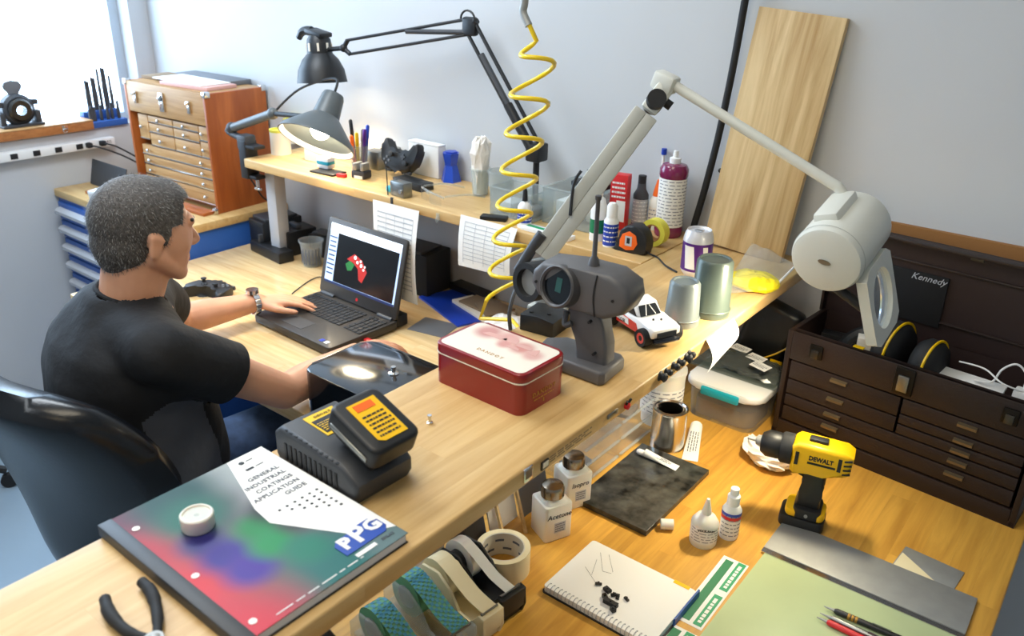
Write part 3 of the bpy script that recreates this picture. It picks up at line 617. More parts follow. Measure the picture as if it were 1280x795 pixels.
kp = at(492, 466, .89); b = B(); k0 = kp - V((-.343, -.762, Z0)); k0.z = .128; b.lathe([(.012, 0), (.012, .002), (.0045, .004), (.0045, .012), (.006, .013), (.006, .018), (0, .019)], 14, Matrix.Translation(k0)); b.done('knob', 'chrome', bx)
gc = at(262, 371, Z0)
def gamepad(name, label, m, mat):
    t = T(name, label, 'controller', m=m)
    out = [(-.050, .038), (-.030, .044), (0, .040), (.030, .044), (.050, .038), (.066, .018), (.076, -.020), (.074, -.046), (.062, -.050), (.046, -.030), (.028, -.014), (0, -.012), (-.028, -.014), (-.046, -.030), (-.062, -.050), (-.074, -.046), (-.076, -.020), (-.066, .018)]
    P = [(p.x, p.y) for p in spline([V((x, y, 0)) for x, y in out], 3, True)]
    b = B(); b.prism(P, 0, .036, bev=.011, seg=4); b.done('shell', mat, t, smooth=60)
    for x, y in ((-.043, .016), (.022, -.004)): b = B(); b.lathe([(.007, 0), (.005, .008), (.009, .010), (.009, .013), (.006, .014)], 14, Matrix.Translation((x, y, .035))); b.done('thumb_stick', 'ink', t)
    for x, y in ((.043, .026), (.053, .016), (.043, .006), (.033, .016)): b = B(); b.lathe([(.004, 0), (.004, .003), (.002, .004)], 10, Matrix.Translation((x, y, .0355))); b.done('button', 'midgray', t)
    b = B(); b.box((-.024, -.003, .037), (.018, .006, .003)); b.box((-.024, -.003, .037), (.006, .018, .003)); b.done('direction_pad', 'dkgray', t)
    for s in (-1, 1): b = B(); b.box((s*.040, .043, .020), (.030, .012, .014), bev=.004); b.done('trigger', 'dkgray', t)
    return t
gamepad('game_controller', 'black game controller lying on the bench past the forearm', Matrix.Translation((gc.x, gc.y+.01, Z0)) @ Matrix.Rotation(.25, 4, 'Z'), 'black')
# under the wall shelf
wc = at(391, 331, Z0); t = T('measuring_cup', 'white printed plastic mixing cup of small parts under the shelf', 'cup', wc)
b = B(); b.lathe([(0, 0), (.031, 0), (.039, .085), (.043, .086), (.043, .092), (.040, .092), (.037, .086), (.030, .004), (0, .004)], 28); b.done('cup', 'clearmilk', t)
b = B()
for i in range(9):
    a = -2.6+.33*i; b.box((0, 0, 0), (.006, .0006, .055), m=Matrix.Rotation(a+PI/2, 4, 'Z') @ Matrix.Translation((0, -.0358, .04)))
b.done('scale_marks', 'print', t)
b = B(); b.sph((0, 0, .03), (.026, .026, .026)); b.done('contents', 'midgray', t)
def clutter(name, label, cat, c, parts, rz=0, mat='black'):
    t = T(name, label, cat, c, rz)
    for nm, p, d, m_ in parts: b = B(); b.box(p, d, bev=min(.004, min(d)/4)); b.done(nm, m_ or mat, t)
    return t
clutter('tool_caddy', 'black plastic tool caddy of boxes against the blue cabinet end', 'caddy', (-1.53, -.18, Z0), [('bin', (-.07, .03, .055), (.10, .16, .11), None), ('bin', (.03, .05, .045), (.09, .12, .09), None), ('tray', (.02, -.045, .02), (.20, .06, .04), None), ('divider', (-.03, -.04, .055), (.012, .05, .03), 'dkgray'), ('handle', (.03, .05, .098), (.06, .02, .016), 'dkgray'), ('cover', (-.07, .03, .115), (.09, .13, .010), 'dkgray')], -.12)
clutter('battery_pack', 'black battery pack behind the white printed cup', 'battery', (-1.37, -.09, Z0), [('case', (0, 0, .04), (.12, .07, .08), None), ('cover', (0, 0, .084), (.10, .05, .008), 'dkgray')], .2)
clutter('small_black_case', 'small black upright case between printed cup and laptop', 'case', (at(412, 333, Z0).x, at(412, 333, Z0).y+.03, Z0), [('case', (0, 0, .035), (.035, .03, .07), None), ('cap', (0, 0, .074), (.03, .026, .008), 'dkgray')], .1)
clutter('camera_bag', 'low black bag on the bench behind the laptop screen', 'bag', (-.98, -.10, Z0), [('body', (0, 0, .07), (.30, .12, .14), None), ('flap', (0, -.01, .145), (.26, .10, .010), 'dkgray')], .05, 'rubber')
b = B(); b.tube([at(365, 367, Z0+.004), at(385, 352, Z0+.004), at(400, 346, Z0+.006), at(404, 352, Z0+.02), at(402, 358, Z0+.02)], .0018, 6, 6); tag(b.done('thin_cable', 'ink'), 'thin dark cable curling on the bench behind the left hand', 'cable')
b = B(); b.tube([(-1.69, -.20, 1.06), (-1.66, -.17, .98), (-1.665, -.13, .92), (-1.668, -.06, .89)], .003, 6, 6); tag(b.done('lamp_cable', 'ink'), 'thin black cable hanging down beside the wooden chest', 'cable')
fp = [('blue_folder', 'bright blue folder at the bottom of card pile under the shelf', 'folder', (-.70, -.13, Z0), (.26, .17, .006), -.35, 'blue'), ('card_sheet', 'pale green card lying on the blue folder', 'card', (-.63, -.11, Z0+.0065), (.19, .11, .010), -.30, 'cream'),
      ('brown_card', 'brown card on top of the pile on the blue folder', 'card', (-.62, -.105, Z0+.017), (.16, .09, .006), -.15, 'kraft'), ('veneer_sample', 'tan veneer sample topmost on the card pile', 'sample', (-.585, -.12, Z0+.0235), (.10, .08, .004), -.55, 'kraft'),
      ('dark_folder', 'black folder on the bench behind the pile of cards', 'folder', (-.74, -.035, Z0+.0062), (.16, .05, .02), -.1, 'black'), ('grey_sheet', 'grey plastic sheet on the bench right of the laptop', 'sheet', (-.66, -.30, Z0), (.12, .10, .002), .2, 'midgray')]
for a in fp: sheet(*a)
t = T('paper_bag', 'crumpled cream paper bag on the bench beside the card pile', 'bag', (-.40, -.27, Z0)); b = B(); b.sph((0, 0, .05), (.085, .06, .05), 22, 14)
r = random.Random(4)
for v in b.b.verts: v.co += V((r.uniform(-1, 1), r.uniform(-1, 1), r.uniform(-.4, .4)))*.006; v.co.z = max(0, v.co.z)
b.done('wrap', 'tissue', t, smooth=0)

# ------------------------------------------------------------------ black spring-arm lamp on the wall shelf
def bars(nm, mt, par, p0, p1, off, r, seg=8, o0=(0, 0, 0)):
    for o in off: b = B(); o = V(o); b.cyl(p0+o-o0, p1+o-o0, r, seg=seg); b.done(nm, mt, par)
A0 = aty(671, 190, -.085); A1 = aty(588, 33, -.075); A2 = aty(436, 59, -.16); HC = aty(402, 70, -.17)
L0 = V((A0.x, A0.y, ZR))
bl = T('spring_arm_lamp', 'black spring-arm desk lamp clamped at the back of wall shelf', 'lamp', L0)
b = B(); b.cyl((0, 0, 0), (0, 0, A0.z-ZR), .009); b.done('post', 'black', bl); b = B(); b.box((0, .0, .006), (.06, .05, .012), bev=.003); b.done('foot', 'black', bl); b = B(); b.box((0, 0, A0.z-ZR), (.045, .05, .05), bev=.006); b.done('pivot_block', 'black', bl)
dA = (A1-A0).normalized(); nA = V((dA.z, 0, -dA.x)).normalized()
bars('lower_arm', 'black', bl, A0, A1, [nA*.020, nA*-.020], .0055, o0=L0); bars('spring_rod', 'dkgray', bl, A0, A0.lerp(A1, .78), [V((0, -.014, 0))], .0075, o0=L0)
b = B(); b.cyl(A0-L0+V((0, -.016, 0)), A0.lerp(A1, .38)-L0+V((0, -.016, 0)), .013); b.done('spring_cover', 'black', bl)
b = B(); b.cyl(A1-L0-nA*.028, A1-L0+nA*.028, .011); b.box(A1-L0, (.05, .022, .05), bev=.008); b.tube([A1-L0+V((.025*math.cos(a), -.012, .02+.022*math.sin(a))) for a in [i*PI/8 for i in range(9)]], .003, 6); b.done('elbow_joint', 'black', bl)
dB = (A2-A1).normalized(); nB = V((-dB.z, 0, dB.x)).normalized()
bars('upper_arm', 'black', bl, A1, A2, [nB*.020, nB*-.020], .0045, o0=L0); b = B(); b.cyl(A1-L0+nB*.016, A1.lerp(A2, .5)-L0-nB*.016, .007); b.done('spring_rod', 'dkgray', bl)
b = B(); b.cyl(A2-L0+nB*.02, A2-L0+dB*.02, .007); b.cyl(A2-L0-nB*.02, A2-L0+dB*.02, .007); b.cyl(A2-L0+dB*.016, HC-L0+V((.02, 0, .02)), .007); b.sph(A2-L0+dB*.02, .012); b.done('head_joint', 'black', bl)
hd = V((.10, -.05, -1)).normalized(); HT = aty(398, 46, -.17)
hm = axz(HT-L0, hd) @ Matrix.Scale(1.08, 4)
b = B(); b.lathe([(0, -.005), (.026, -.004), (.034, .008), (.036, .045), (.052, .062), (.066, .09), (.072, .125), (.070, .125), (.062, .09), (.048, .066), (.0, .06)], 32, hm); b.done('shade', 'black', bl)
b = B()
for i in range(8):
    a = i*PI/4; b.box((0, 0, 0), (.006, .003, .022), m=hm @ Matrix.Rotation(a, 4, 'Z') @ Matrix.Translation((.0358, 0, .028)) @ Matrix.Rotation(PI/2, 4, 'Z'))
b.done('vent_slots', 'cream', bl)
b = B(); tp = HT-L0; b.box(tp + V((.0, 0, .012)), (.075, .05, .014), r=(0, .15, 0), bev=.004); b.tube([tp+V((-.03, 0, .015)), tp+V((-.065, -.005, .012)), tp+V((-.085, -.008, -.010))], [.014, .013, .010], 8, 4); b.done('grip', 'black', bl)
b = B(); b.sph(hm @ V((0, 0, .095)), .024); b.done('bulb', 'bulb', bl)
def spot(name, p, d, e, col=(1, .82, .58), size=2.3, r=.02):
    l = bpy.data.lights.new(name, 'SPOT'); l.energy = e; l.color = col; l.spot_size = size; l.spot_blend = .5; l.shadow_soft_size = r
    o = bpy.data.objects.new(name, l); COL.objects.link(o); o.matrix_basis = axz(p, -V(d)); return o
spot('black_lamp_light', L0 + (hm @ V((0, 0, .124))), hd, 7, size=1.9)

# ------------------------------------------------------------------ grey cone lamp clamped to shelf end
Q0 = V((-1.545, -.262, ZR-.03)); QA = aty(290, 160, -.262); QB = aty(341, 142, -.27); QC = aty(398, 170, -.32); QN = aty(416, 122, -.26)
gl = T('cone_lamp', 'grey cone-shade desk lamp clamped to shelf end beside wooden chest, lit', 'lamp', Q0)
b = B(); b.box((.0, 0, .02), (.04, .05, .13), bev=.005); b.box((.03, 0, .067), (.075, .045, .012), bev=.003); b.box((.03, 0, -.036), (.055, .04, .012), bev=.003); b.done('clamp', 'ink', gl)
b = B(); b.cyl((.035, 0, -.075), (.035, 0, -.036), .006); b.box((.035, 0, -.078), (.034, .008, .008), bev=.002); b.done('clamp_screw', 'chrome', gl)
b = B(); b.tube([V((0, 0, .08)), QA-Q0-V((.02, 0, .015)), QA-Q0], .012, 10, 5); b.sph(QA-Q0, .02); b.done('lower_joint', 'dkgray', gl)
b = B(); b.cyl(QA-Q0, QB-Q0, .015); b.sph(QB-Q0, .019); b.done('arm', 'lampshade', gl)
b = B(); b.box((QA+Q0)/2-Q0+V((.035, .0, .02)), (.05, .045, .05), bev=.006); b.done('switch_box', 'dkgray', gl)
qd = (QC-QN).normalized(); qd = (qd + (CAM-QC).normalized()*.18).normalized(); qm = axz(QN-Q0, qd)
b = B(); b.lathe([(0, -.012), (.030, -.010), (.034, .0), (.041, .062), (.058, .078), (.110, .130), (.116, .146), (.113, .146), (.105, .132), (.052, .082), (.036, .066), (0, .06)], 40, qm); b.done('shade', 'lampshade', gl)
b = B(); b.lathe([(.112, .1455), (.104, .1305), (.052, .0805), (.0, .074)], 40, qm, caps=False); b.done('reflector', 'reflector', gl)
b = B(); b.sph(qm @ V((0, 0, .105)), .030); b.done('bulb', 'bulb', gl)
b = B(); b.cyl(QB-Q0, qm @ V((-.02, 0, .068)), .008); b.tube([QB-Q0, QB-Q0+V((.08, .05, .08)), QN-Q0+V((-.02, .03, .05)), qm @ V((0, 0, -.008))], .004, 6, 6); b.done('bracket', 'ink', gl)
spot('cone_lamp_light', Q0 + (qm @ V((0, 0, .142))), qd, 6, size=2.4, r=.04)

# ------------------------------------------------------------------ magnifier lamp
M0 = V((-.02, -.66, ZR)); MB = atx(674, 322, -.03); MP = dep(818, 128, 1.56); ME = dep(1062, 243, 1.45); MC = dep(1063, 302, 1.45)
ml = T('magnifier_lamp', 'off-white magnifier lamp on a long jointed arm clamped to raised shelf', 'lamp', M0)
b = B(); b.box((.02, 0, .006), (.07, .06, .012), bev=.003); b.box((-.008, 0, -.02), (.012, .06, .06), bev=.003); b.done('clamp', 'lampgray', ml)
b = B(); b.cyl(V((.01, 0, .012)), V((MB.x, MB.y, MB.z-.005))-M0, .021, .021, 20); b.done('post', 'steel', ml)
ad = (MP-MB).normalized(); side = ad.cross(CF).normalized(); am = frame(MB-M0, side, ad.cross(side), ad); AL = (MP-MB).length
for s, wd, off in ((-1, .022, -.0122), (1, .022, .0122)): b = B(); b.box((off, 0, AL/2-.01), (wd+.003, .030, AL-.03), bev=.003, m=am); b.done('lower_arm', 'lampgray', ml)
b = B(); b.tube([MB-M0-V((.035, .02, .03)), MB-M0+V((-.01, -.01, .02)), MB-M0+V((.005, 0, .05))], .011, 10, 4); b.done('arm_cover', 'dkgray', ml)
b = B(); b.box((0, 0, AL+.01), (.034, .030, .06), bev=.006, m=am); b.done('elbow', 'lampwhite', ml)
b = B(); b.cyl(MP-M0-CF*.030, MP-M0+CF*.024, .018, .018, 20); b.done('elbow_knob', 'ink', ml); b = B(); b.cyl(am @ V((-.030, 0, AL+.012)), am @ V((-.012, 0, AL+.012)), .009); b.done('tension_knob', 'ink', ml)
EL = dep(832, 100, 1.55)-M0
b = B(); b.tube([am @ V((0, 0, AL+.02)), EL, EL+(ME-M0-EL).normalized()*.04, ME-M0-(ME-M0-EL).normalized()*.06, ME-M0-(ME-M0-EL).normalized()*.02 + V((0, 0, -.002)), ME-M0+V((.005, 0, -.03))], .0095, 12, 6); b.done('upper_arm', 'lampwhite', ml, smooth=60)
b = B(); b.box(EL+V((.0, 0, -.004)), (.045, .034, .034), r=(0, .3, 0), bev=.006); b.done('arm_socket', 'lampwhite', ml)
cx = (CR*.60 + CU*.50 + CF*.62).normalized(); c0 = dep(1032, 326, 1.40)-M0; HL = .150; hm2 = axz(c0, cx, CU)
b = B(); b.lathe([(0, -.005), (.050, -.004), (.058, -.001), (.061, .006), (.061, HL), (.057, HL+.008), (.05, HL+.012), (0, HL+.014)], 40, hm2); b.done('housing', 'lampwhite', ml)
ld_ = V((-.42, -.20, -.88)).normalized(); lx_ = (cx - ld_*cx.dot(ld_)).normalized(); lo_ = c0 + cx*(HL*.5) + ld_*.0645
b = B(); b.box((0, 0, 0), (.11, .05, .004), bev=.001, m=frame(lo_, lx_, ld_.cross(lx_), ld_)); b.done('lamp_tube', 'tubelight', ml)
la_ = area('magnifier_tube_light', (0, 0, 0), (0, 0, 0), .10, .045, 3.3, (1, .88, .62)); la_.data.spread = 2.3; la_.matrix_basis = Matrix.Translation(M0) @ frame(lo_ + ld_*.004, lx_, -(ld_.cross(lx_)), -ld_)
b = B(); b.lathe([(.0615, .010), (.0622, .011), (.0615, .012)], 40, hm2, caps=False); b.done('cap_seam', 'lampgray', ml)
b = B(); b.box((0, .052, HL*.55), (.045, .040, .10), bev=.008, m=hm2); b.done('switch_hood', 'lampwhite', ml); b = B(); b.box((.0235, .058, HL*.40), (.003, .010, .018), bev=.001, m=hm2); b.done('switch', 'ink', ml)
b = B(); b.prism([(x*.011, y*.0045) for x, y in circ(1, 14)], 0, .001, m=frame(c0 - cx*.0062, *(lambda x: (x, (-cx).cross(x).normalized(), -cx))((CR - cx*CR.dot(cx)).normalized()))); b.done('badge', 'brushed', ml)
pa = (CR*.60 + CU*.50 + CF*.62).normalized(); pb_ = (-CU*1.0 - CR*.06); pb_ = (pb_ - pa*pb_.dot(pa)).normalized(); pn = pa.cross(pb_); PC = dep(1098, 372, 1.455)-M0; pm = frame(PC, pa, pb_, pn)
b = B(); o_ = rrect(.125, .150, .02, 4); i_ = [(x*.045, y*.058) for x, y in circ(1, 20)]
pts = [V((x, y, 0)) for x, y in o_]
n_o = len(o_)
for s in (1,):
    ring = 24; vs_, fs = [], []
    for q in range(ring):
        a = 2*PI*q/ring; c, s_ = math.cos(a), math.sin(a); k = min(.0625/max(abs(c), 1e-6), .075/max(abs(s_), 1e-6)); k = min(k, .087)
        for z in (-.009, .009): vs_ += [(k*c, k*s_, z), (.046*c, .057*s_, z)]
    for q in range(ring):
        j = (q+1) % ring; a_, b2 = q*4, j*4
        fs += [(a_, b2, b2+1, a_+1), (a_+2, a_+3, b2+3, b2+2), (a_, a_+2, b2+2, b2), (a_+1, b2+1, b2+3, a_+3)]
    b._ad(vs_, fs, pm)
b.done('lens_frame', 'lampwhite', ml)
b = B(); b.lathe([(0, -.008), (.7, -.005), (1, 0), (.7, .005), (0, .008)], 28, pm @ Matrix.Diagonal((.046, .057, 1, 1))); b.done('magnifying_lens', 'lens', ml)
b = B(); b.tube([pm @ V((.047*math.cos(a), .058*math.sin(a), .009)) for a in [i*2*PI/28 for i in range(28)]], .004, 6, closed=True); b.done('lens_ring', 'chrome', ml)
b = B(); b.tube([c0+cx*.05-CU*.055, c0+cx*.055-CU*.072, PC - pa*.050 + pb_*.0], .009, 10, 4); b.done('lens_hinge', 'ink', ml)
b = B(); b.tube([am @ V((.0, .02, AL*.28)), am @ V((.03, .02, AL*.42)), am @ V((.034, .02, AL*.5))], .003, 6, 4); b.done('cable', 'ink', ml)

# ------------------------------------------------------------------ hoses, cable, plank on the wall
h0 = aty(656, 0, -.45); h1 = aty(672, 50, -.45); h2 = aty(628, 372, -.45)
P = [aty(661, 30, -.45)]; N_ = 7.2
for i in range(int(N_*16)+1):
    u = i/(N_*16); c = h1.lerp(h2, u); a = 2*PI*N_*u + 2.4; rad = .046*(1 - .1*u)*min(1, .3+u*12)
    P.append(c + V((rad*math.cos(a)*.95, rad*math.sin(a), rad*.32*math.cos(a))))
P += [aty(600, 398, -.46), aty(640, 400, -.48), aty(655, 418, -.5)]
hs = T('coil_air_hose', 'yellow coiled air hose hanging from above the shelves', 'hose', h2)
b = B(); b.tube([p-h2 for p in P], .0052, 8); b.done('coil', 'hose', hs, smooth=60)
b = B(); ht_ = aty(655, -40, -.45); b.tube([V((ht_.x, ht_.y, 2.699))-h2, V((ht_.x, ht_.y, 2.2))-h2, ht_-h2, h0-h2, aty(654, 15, -.45)-h2, aty(661, 32, -.45)-h2], .0085, 10, 6); b.done('fitting', 'steel', hs)
ct_ = aty(942, -60, -.035); b = B(); b.tube([V((ct_.x+.02, -.03, 2.699)), V((ct_.x+.02, -.03, 2.2)), ct_, aty(930, 8, -.03), aty(918, 75, -.03), aty(910, 115, -.03), aty(897, 175, -.03), aty(880, 240, -.03), aty(866, 288, -.03), aty(862, 320, -.03)], .0085, 10, 6); tag(b.done('wall_cable', 'rubber'), 'thick black cable hanging down the wall beside the plank', 'cable')
b = B(); b.lathe([(0, 0), (.006, 0), (.006, .003), (.002, .005), (0, .004)], 12, axz(aty(901, 213, -.001), (0, -1, 0))); tag(b.done('wall_screw', 'darkmetal'), 'small dark screw in the wall beside the plank', 'screw')
p0, p1, p2 = V((.045, -.062, ZR)), V((.262, -.062, ZR)), V((.083, -.006, 1.662))
ux = V((.99, -.02, .0)); uz = (p2-p0).normalized(); ux = (ux-uz*ux.dot(uz)).normalized(); uy = uz.cross(ux)
b = B(); b.box((.1, .0, .275), (.2, .018, .55), bev=.001); tag(b.done('pine_plank', 'pine', m=frame(p0 + V((0, .0, .009)), ux, uy, uz)), 'pale pine plank leaning against the wall behind raised shelf', 'plank')

# ------------------------------------------------------------------ on the raised shelf
# paint guide
ct = T('coatings_guide', 'thick coatings guide catalogue with black spine and colourful cover on raised shelf', 'book', (.142, -1.4605, ZR), PI/2 - .01)
CW, CH_ = .226, .288      # local x runs along the lines of text, local y to the top of the cover
b = B(); b.box((0, 0, .007), (CW-.004, CH_-.004, .012)); b.done('pages', 'paper', ct)
b = B(); b.box((0, 0, .0138), (CW, CH_, .0012)); cv = b.done('cover', 'cover', ct, smooth=0); b = B(); b.box((0, 0, .0006), (CW, CH_, .0012)); b.done('back_cover', 'ink', ct)
b = B(); b.box((-CW/2+.004, 0, .0075), (.018, CH_+.002, .0165), bev=.002); b.done('spine', 'dkgray', ct)
zc = .0146
b = B(); b.prism([(CW/2-.0005, CH_/2-.0005), (CW/2-.055, CH_/2-.0005), (.022, .03), (.018, -.005), (.07, -.10), (CW/2-.0005, -CH_/2+.02)], zc-.0002, zc); b.done('white_area', 'paper', cv)
def ctext(s, x, y, sz, mt, **k): return text(s, sz, mt, cv, Matrix.Translation((x, y, zc+.0003)), **k)
for i, l in enumerate(('GENERAL', 'INDUSTRIAL', 'COATINGS', 'APPLICATION', 'GUIDE')): ctext(l, .098, .086-.0145*i, .0105, 'print', align='RIGHT', sp=1.05, bold=.0002)
b = B()
for i in range(6):
    for j in range(6-i): b.prism(circ(.0021, 8, .098-.0115*i, .006-.0095*j+0*i), zc, zc+.0003)
b.done('dot_pattern', 'ink', cv)
b = B(); b.prism([(.004*math.cos(a), .004*math.sin(a)) for a in [i*2*PI/12 for i in range(12)]], zc, zc+.0003, m=Matrix.Translation((.070, .128, 0))); b.box((.082, .128, zc), (.010, .002, .0004)); b.box((.070, .109, zc), (.012, .005, .0004)); b.box((.085, .109, zc), (.012, .002, .0004)); b.done('emblem', 'ink', cv)
lg = [(-.034, -.018), (.026, -.018), (.034, -.010), (.034, .006), (.026, .016), (.008, .016), (.0, .012), (-.026, .012), (-.034, .004)]
b = B(); b.prism(lg, zc+.0002, zc+.0008, m=Matrix.Translation((.072, -.104, 0))); b.done('logo_panel', 'ppgblue', cv)
for c_, x, y, s_ in (('P', .051, -.105, .028), ('P', .072, -.103, .040), ('G', .094, -.102, .028)): text(c_, s_, 'white', cv, Matrix.Translation((x, y, zc+.0012)), bold=.0014)
b = B(); b.box((.060, -.130, zc+.0002), (.030, .006, .0004)); b.done('caption_bar', 'paper', cv); text('SPRAY', .007, 'print', cv, Matrix.Translation((.093, -.131, zc+.0006)))
b = B(); lines(b, Matrix.Translation((-.01, -.136, zc+.0002)), .12, 1, .004, .0014); b.done('lettering', 'white', cv)
for y in (.105, -.02, -.125): b = B(); b.prism(circ(.0045, 12, -CW/2+.022, y), zc-.0001, zc+.0004); b.done('punch_hole', 'paper', cv)
# cap on the guide
cp = at(248, 658, ZR+.0150); t = T('jar_lid', 'white translucent screw lid standing on the colourful guide', 'lid', (cp.x, cp.y, ZR+.0152))
b = B(); b.lathe([(0, 0), (.0185, 0), (.0195, .002), (.0195, .018), (.018, .0195), (.0165, .0195), (.0155, .017), (0, .0165)], 28); b.done('lid', 'milky', t)
b = B(); b.lathe([(.0, 0), (.0145, 0), (.0145, .0006)], 24, Matrix.Translation((0, 0, .0166))); b.done('inner_disc', 'clearmilk', t)
# pliers
pl = T('pliers', 'black-handled pliers lying beside the guide spine', 'pliers', (at(190, 800, ZR).x, at(190, 800, ZR).y, ZR))
pv = V((pl.location.x, pl.location.y, ZR))
def plp(x, y): q = at(x, y, ZR+.008) - pv; return q
b = B(); b.tube([plp(190, 800), plp(160, 790), plp(138, 768), plp(131, 748)], [.005, .006, .007, .006], 10, 6); b.done('handle', 'rubber', pl, smooth=60)
b = B(); b.tube([plp(196, 800), plp(197, 770), plp(190, 742), plp(177, 727)], [.005, .006, .007, .006], 10, 6); b.done('handle', 'rubber', pl, smooth=60)
b = B(); b.cyl(plp(193, 803)-UP*.006, plp(193, 803)+UP*.006, .010); b.tube([plp(193, 800), plp(196, 830), plp(202, 880)], [.009, .007, .003], 10, 4); b.done('jaws', 'steel', pl)
# battery charger with battery
cg = T('battery_charger', 'black tool battery charger with yellow label beside the guide', 'charger', (.108, -1.292, ZR), -.03)
b = B(); b.prism([(-.078, 0), (.078, 0), (.085, .012), (.085, .030), (.060, .050), (-.070, .058), (-.085, .045), (-.085, .012)], -.05, .05, m=frame((0, 0, 0), (1, 0, 0), (0, 0, 1), (0, -1, 0)), bev=.007, seg=3); b.done('case', 'dkgray', cg)
for i in range(11): b = B(); b.box((-.058+.0105*i, -.0495, .024), (.0045, .004, .026)); b.box((-.058+.0105*i, -.041, .0535-.0006*i), (.0045, .014, .006)); b.done('vent_slot', 'ink', cg)
b = B(); b.box((-.035, .008, .0562), (.055, .050, .0012), r=(0, .05, 0)); lb_ = b.done('label', 'yellow', cg)
b = B(); b.box((-.030, .004, .0572), (.034, .036, .0006), r=(0, .05, 0)); b.done('label_table', 'ink', lb_)
text('DEWALT', .007, 'ink', lb_, Matrix.Translation((-.054, .010, .0584)) @ Matrix.Rotation(PI/2, 4, 'Z'))
b = B(); lines(b, Matrix.Translation((-.030, .004, .0578)) @ Matrix.Rotation(PI/2, 4, 'Z'), .032, 6, .005, .0016); b.done('lettering', 'yellow', lb_)
bt = T('battery_pack', 'black tool battery with yellow and red label slotted in the charger', 'battery', m=Matrix.Translation((.108, -1.292, ZR)) @ Matrix.Rotation(-.03, 4, 'Z') @ Matrix.Translation((.052, .006, .068)) @ Matrix.Rotation(.36, 4, 'Y'))
b = B(); b.prism(rrect(.098, .080, .014, 4), 0, .034, bev=.006, seg=3); b.done('case', 'black', bt)
b = B(); b.box((0, -.040, .012), (.072, .004, .007), bev=.001); b.done('side_strip', 'brushed', bt)
b = B(); b.prism([(-.034, -.022), (.030, -.022), (.036, -.014), (.036, .024), (-.034, .024)], .0342, .0350); lb_ = b.done('label', 'dewy', bt)
b = B(); b.box((-.024, .0, .0354), (.012, .030, .0004)); b.done('label_patch', 'orange', lb_); b = B(); lines(b, Matrix.Translation((.010, .002, .0354)) @ Matrix.Rotation(PI/2, 4, 'Z'), .036, 6, .007, .003, seed=5); b.done('lettering', 'ink', lb_)
b = B(); b.box((.0, 0, -.008), (.075, .055, .02), bev=.004); b.done('slide_foot', 'ink', bt)
sq = at(537, 529, ZR); t = T('standoff_screw', 'tiny steel standoff screw upright on raised shelf', 'screw', sq); b = B(); b.lathe([(.005, 0), (.005, .002), (.0025, .003), (.0025, .011), (.0035, .012), (.0035, .014), (0, .014)], 12); b.done('screw', 'chrome', t)
# red biscuit tin
TNL = [V((.034, -1.017)), V((.208, -1.028))]
tn = T('biscuit_tin', 'dark red biscuit tin with cream printed lid on raised shelf', 'tin', (.122, -.972, ZR), -.03)
TW, TD, TH = .184, .114, .071
b = B(); b.prism(rrect(TW, TD, .016, 5), 0, TH-.016); b.done('body', 'tinred', tn)
b = B(); b.prism(rrect(TW+.002, TD+.002, .017, 5), TH-.016, TH, bev=.003, seg=3); ld = b.done('lid', 'tinred', tn)
b = B(); b.prism(rrect(TW+.0026, TD+.0026, .017, 5), TH-.0175, TH-.0155); b.done('rim_line', 'cream', ld)
b = B(); b.prism(rrect(TW-.010, TD-.010, .012, 5), TH-.0004, TH+.0004); pr = b.done('lid_print', 'dandoylid', ld, smooth=0)
text('DANDOY', .010, 'gold', pr, Matrix.Translation((.005, -.030, TH+.0006)) @ Matrix.Rotation(0, 4, 'Z'), sp=1.4)
b = B()
for x, y, w_, h in ((-.030, .025, .05, .010), (.000, .030, .03, .014), (.03, .024, .04, .008), (.055, .018, .02, .016), (.018, .010, .03, .006)): b.prism([(x-w_/2, y-h/2), (x+w_/2, y-h/2), (x+w_/2-.004, y+h/2), (x+w_*.1, y+h*.9), (x-w_/2+.006, y+h/2)], TH+.0004, TH+.0007)
b.done('street_drawing', 'pink', pr)
fm = flat((TW/2+.0006, .0, .026), (0, 1, 0), (0, 0, 1)); text('DANDOY', .012, 'gold', tn, fm, sp=1.2); b = B(); lines(b, flat((TW/2+.0006, 0, .017), (0, 1, 0), (0, 0, 1)), .05, 1, .004, .002); b.done('small_print', 'gold', tn)
b = B(); b.box((TW/2+.0003, 0, .010), (.0006, .003, .006)); b.done('crest', 'gold', tn)
# radio transmitter
tx = T('radio_transmitter', 'grey pistol-grip radio control transmitter with wheel and upright antenna', 'transmitter', (.192, -.825, ZR), .08)
b = B(); b.prism([(-.085, -.012), (-.04, -.040), (.052, -.048), (.060, -.040), (.060, .030), (.050, .040), (-.06, .045), (-.09, .02)], 0, .026, bev=.006, seg=3); b.done('base', 'plasticgray', tx)
b = B(); b.box((-.035, -.038, .012), (.03, .014, .010), r=(0, 0, -.1), bev=.002); b.done('switch_plate', 'ink', tx)
hg = [(-.008, .020), (.050, .020), (.048, .06), (.036, .10), (.026, .125), (-.024, .125), (-.030, .105), (-.016, .09), (-.010, .06)]
b = B(); b.prism(hg, -.019, .019, m=frame((0, -.002, 0), (1, 0, 0), (0, 0, 1), (0, -1, 0)), bev=.007, seg=3); b.done('grip', 'plasticgray', tx, smooth=50)
hx = [(-.095, .145), (-.080, .124), (-.02, .118), (.045, .112), (.078, .128), (.088, .150), (.082, .175), (.05, .190), (-.02, .188), (-.075, .185), (-.092, .168)]
b = B(); b.prism(hx, -.034, .034, m=frame((0, 0, 0), (1, 0, 0), (0, 0, 1), (0, -1, 0)), bev=.010, seg=3); b.done('head', 'plasticgray', tx, smooth=50)
b = B(); b.tube([(.03, -.0345, .115), (.026, -.036, .15), (.03, -.0345, .187)], .0012, 6, 4); b.done('seam', 'ink', tx)
wm_ = axz((-.035, -.034, .153), (-.18, -1, .22))
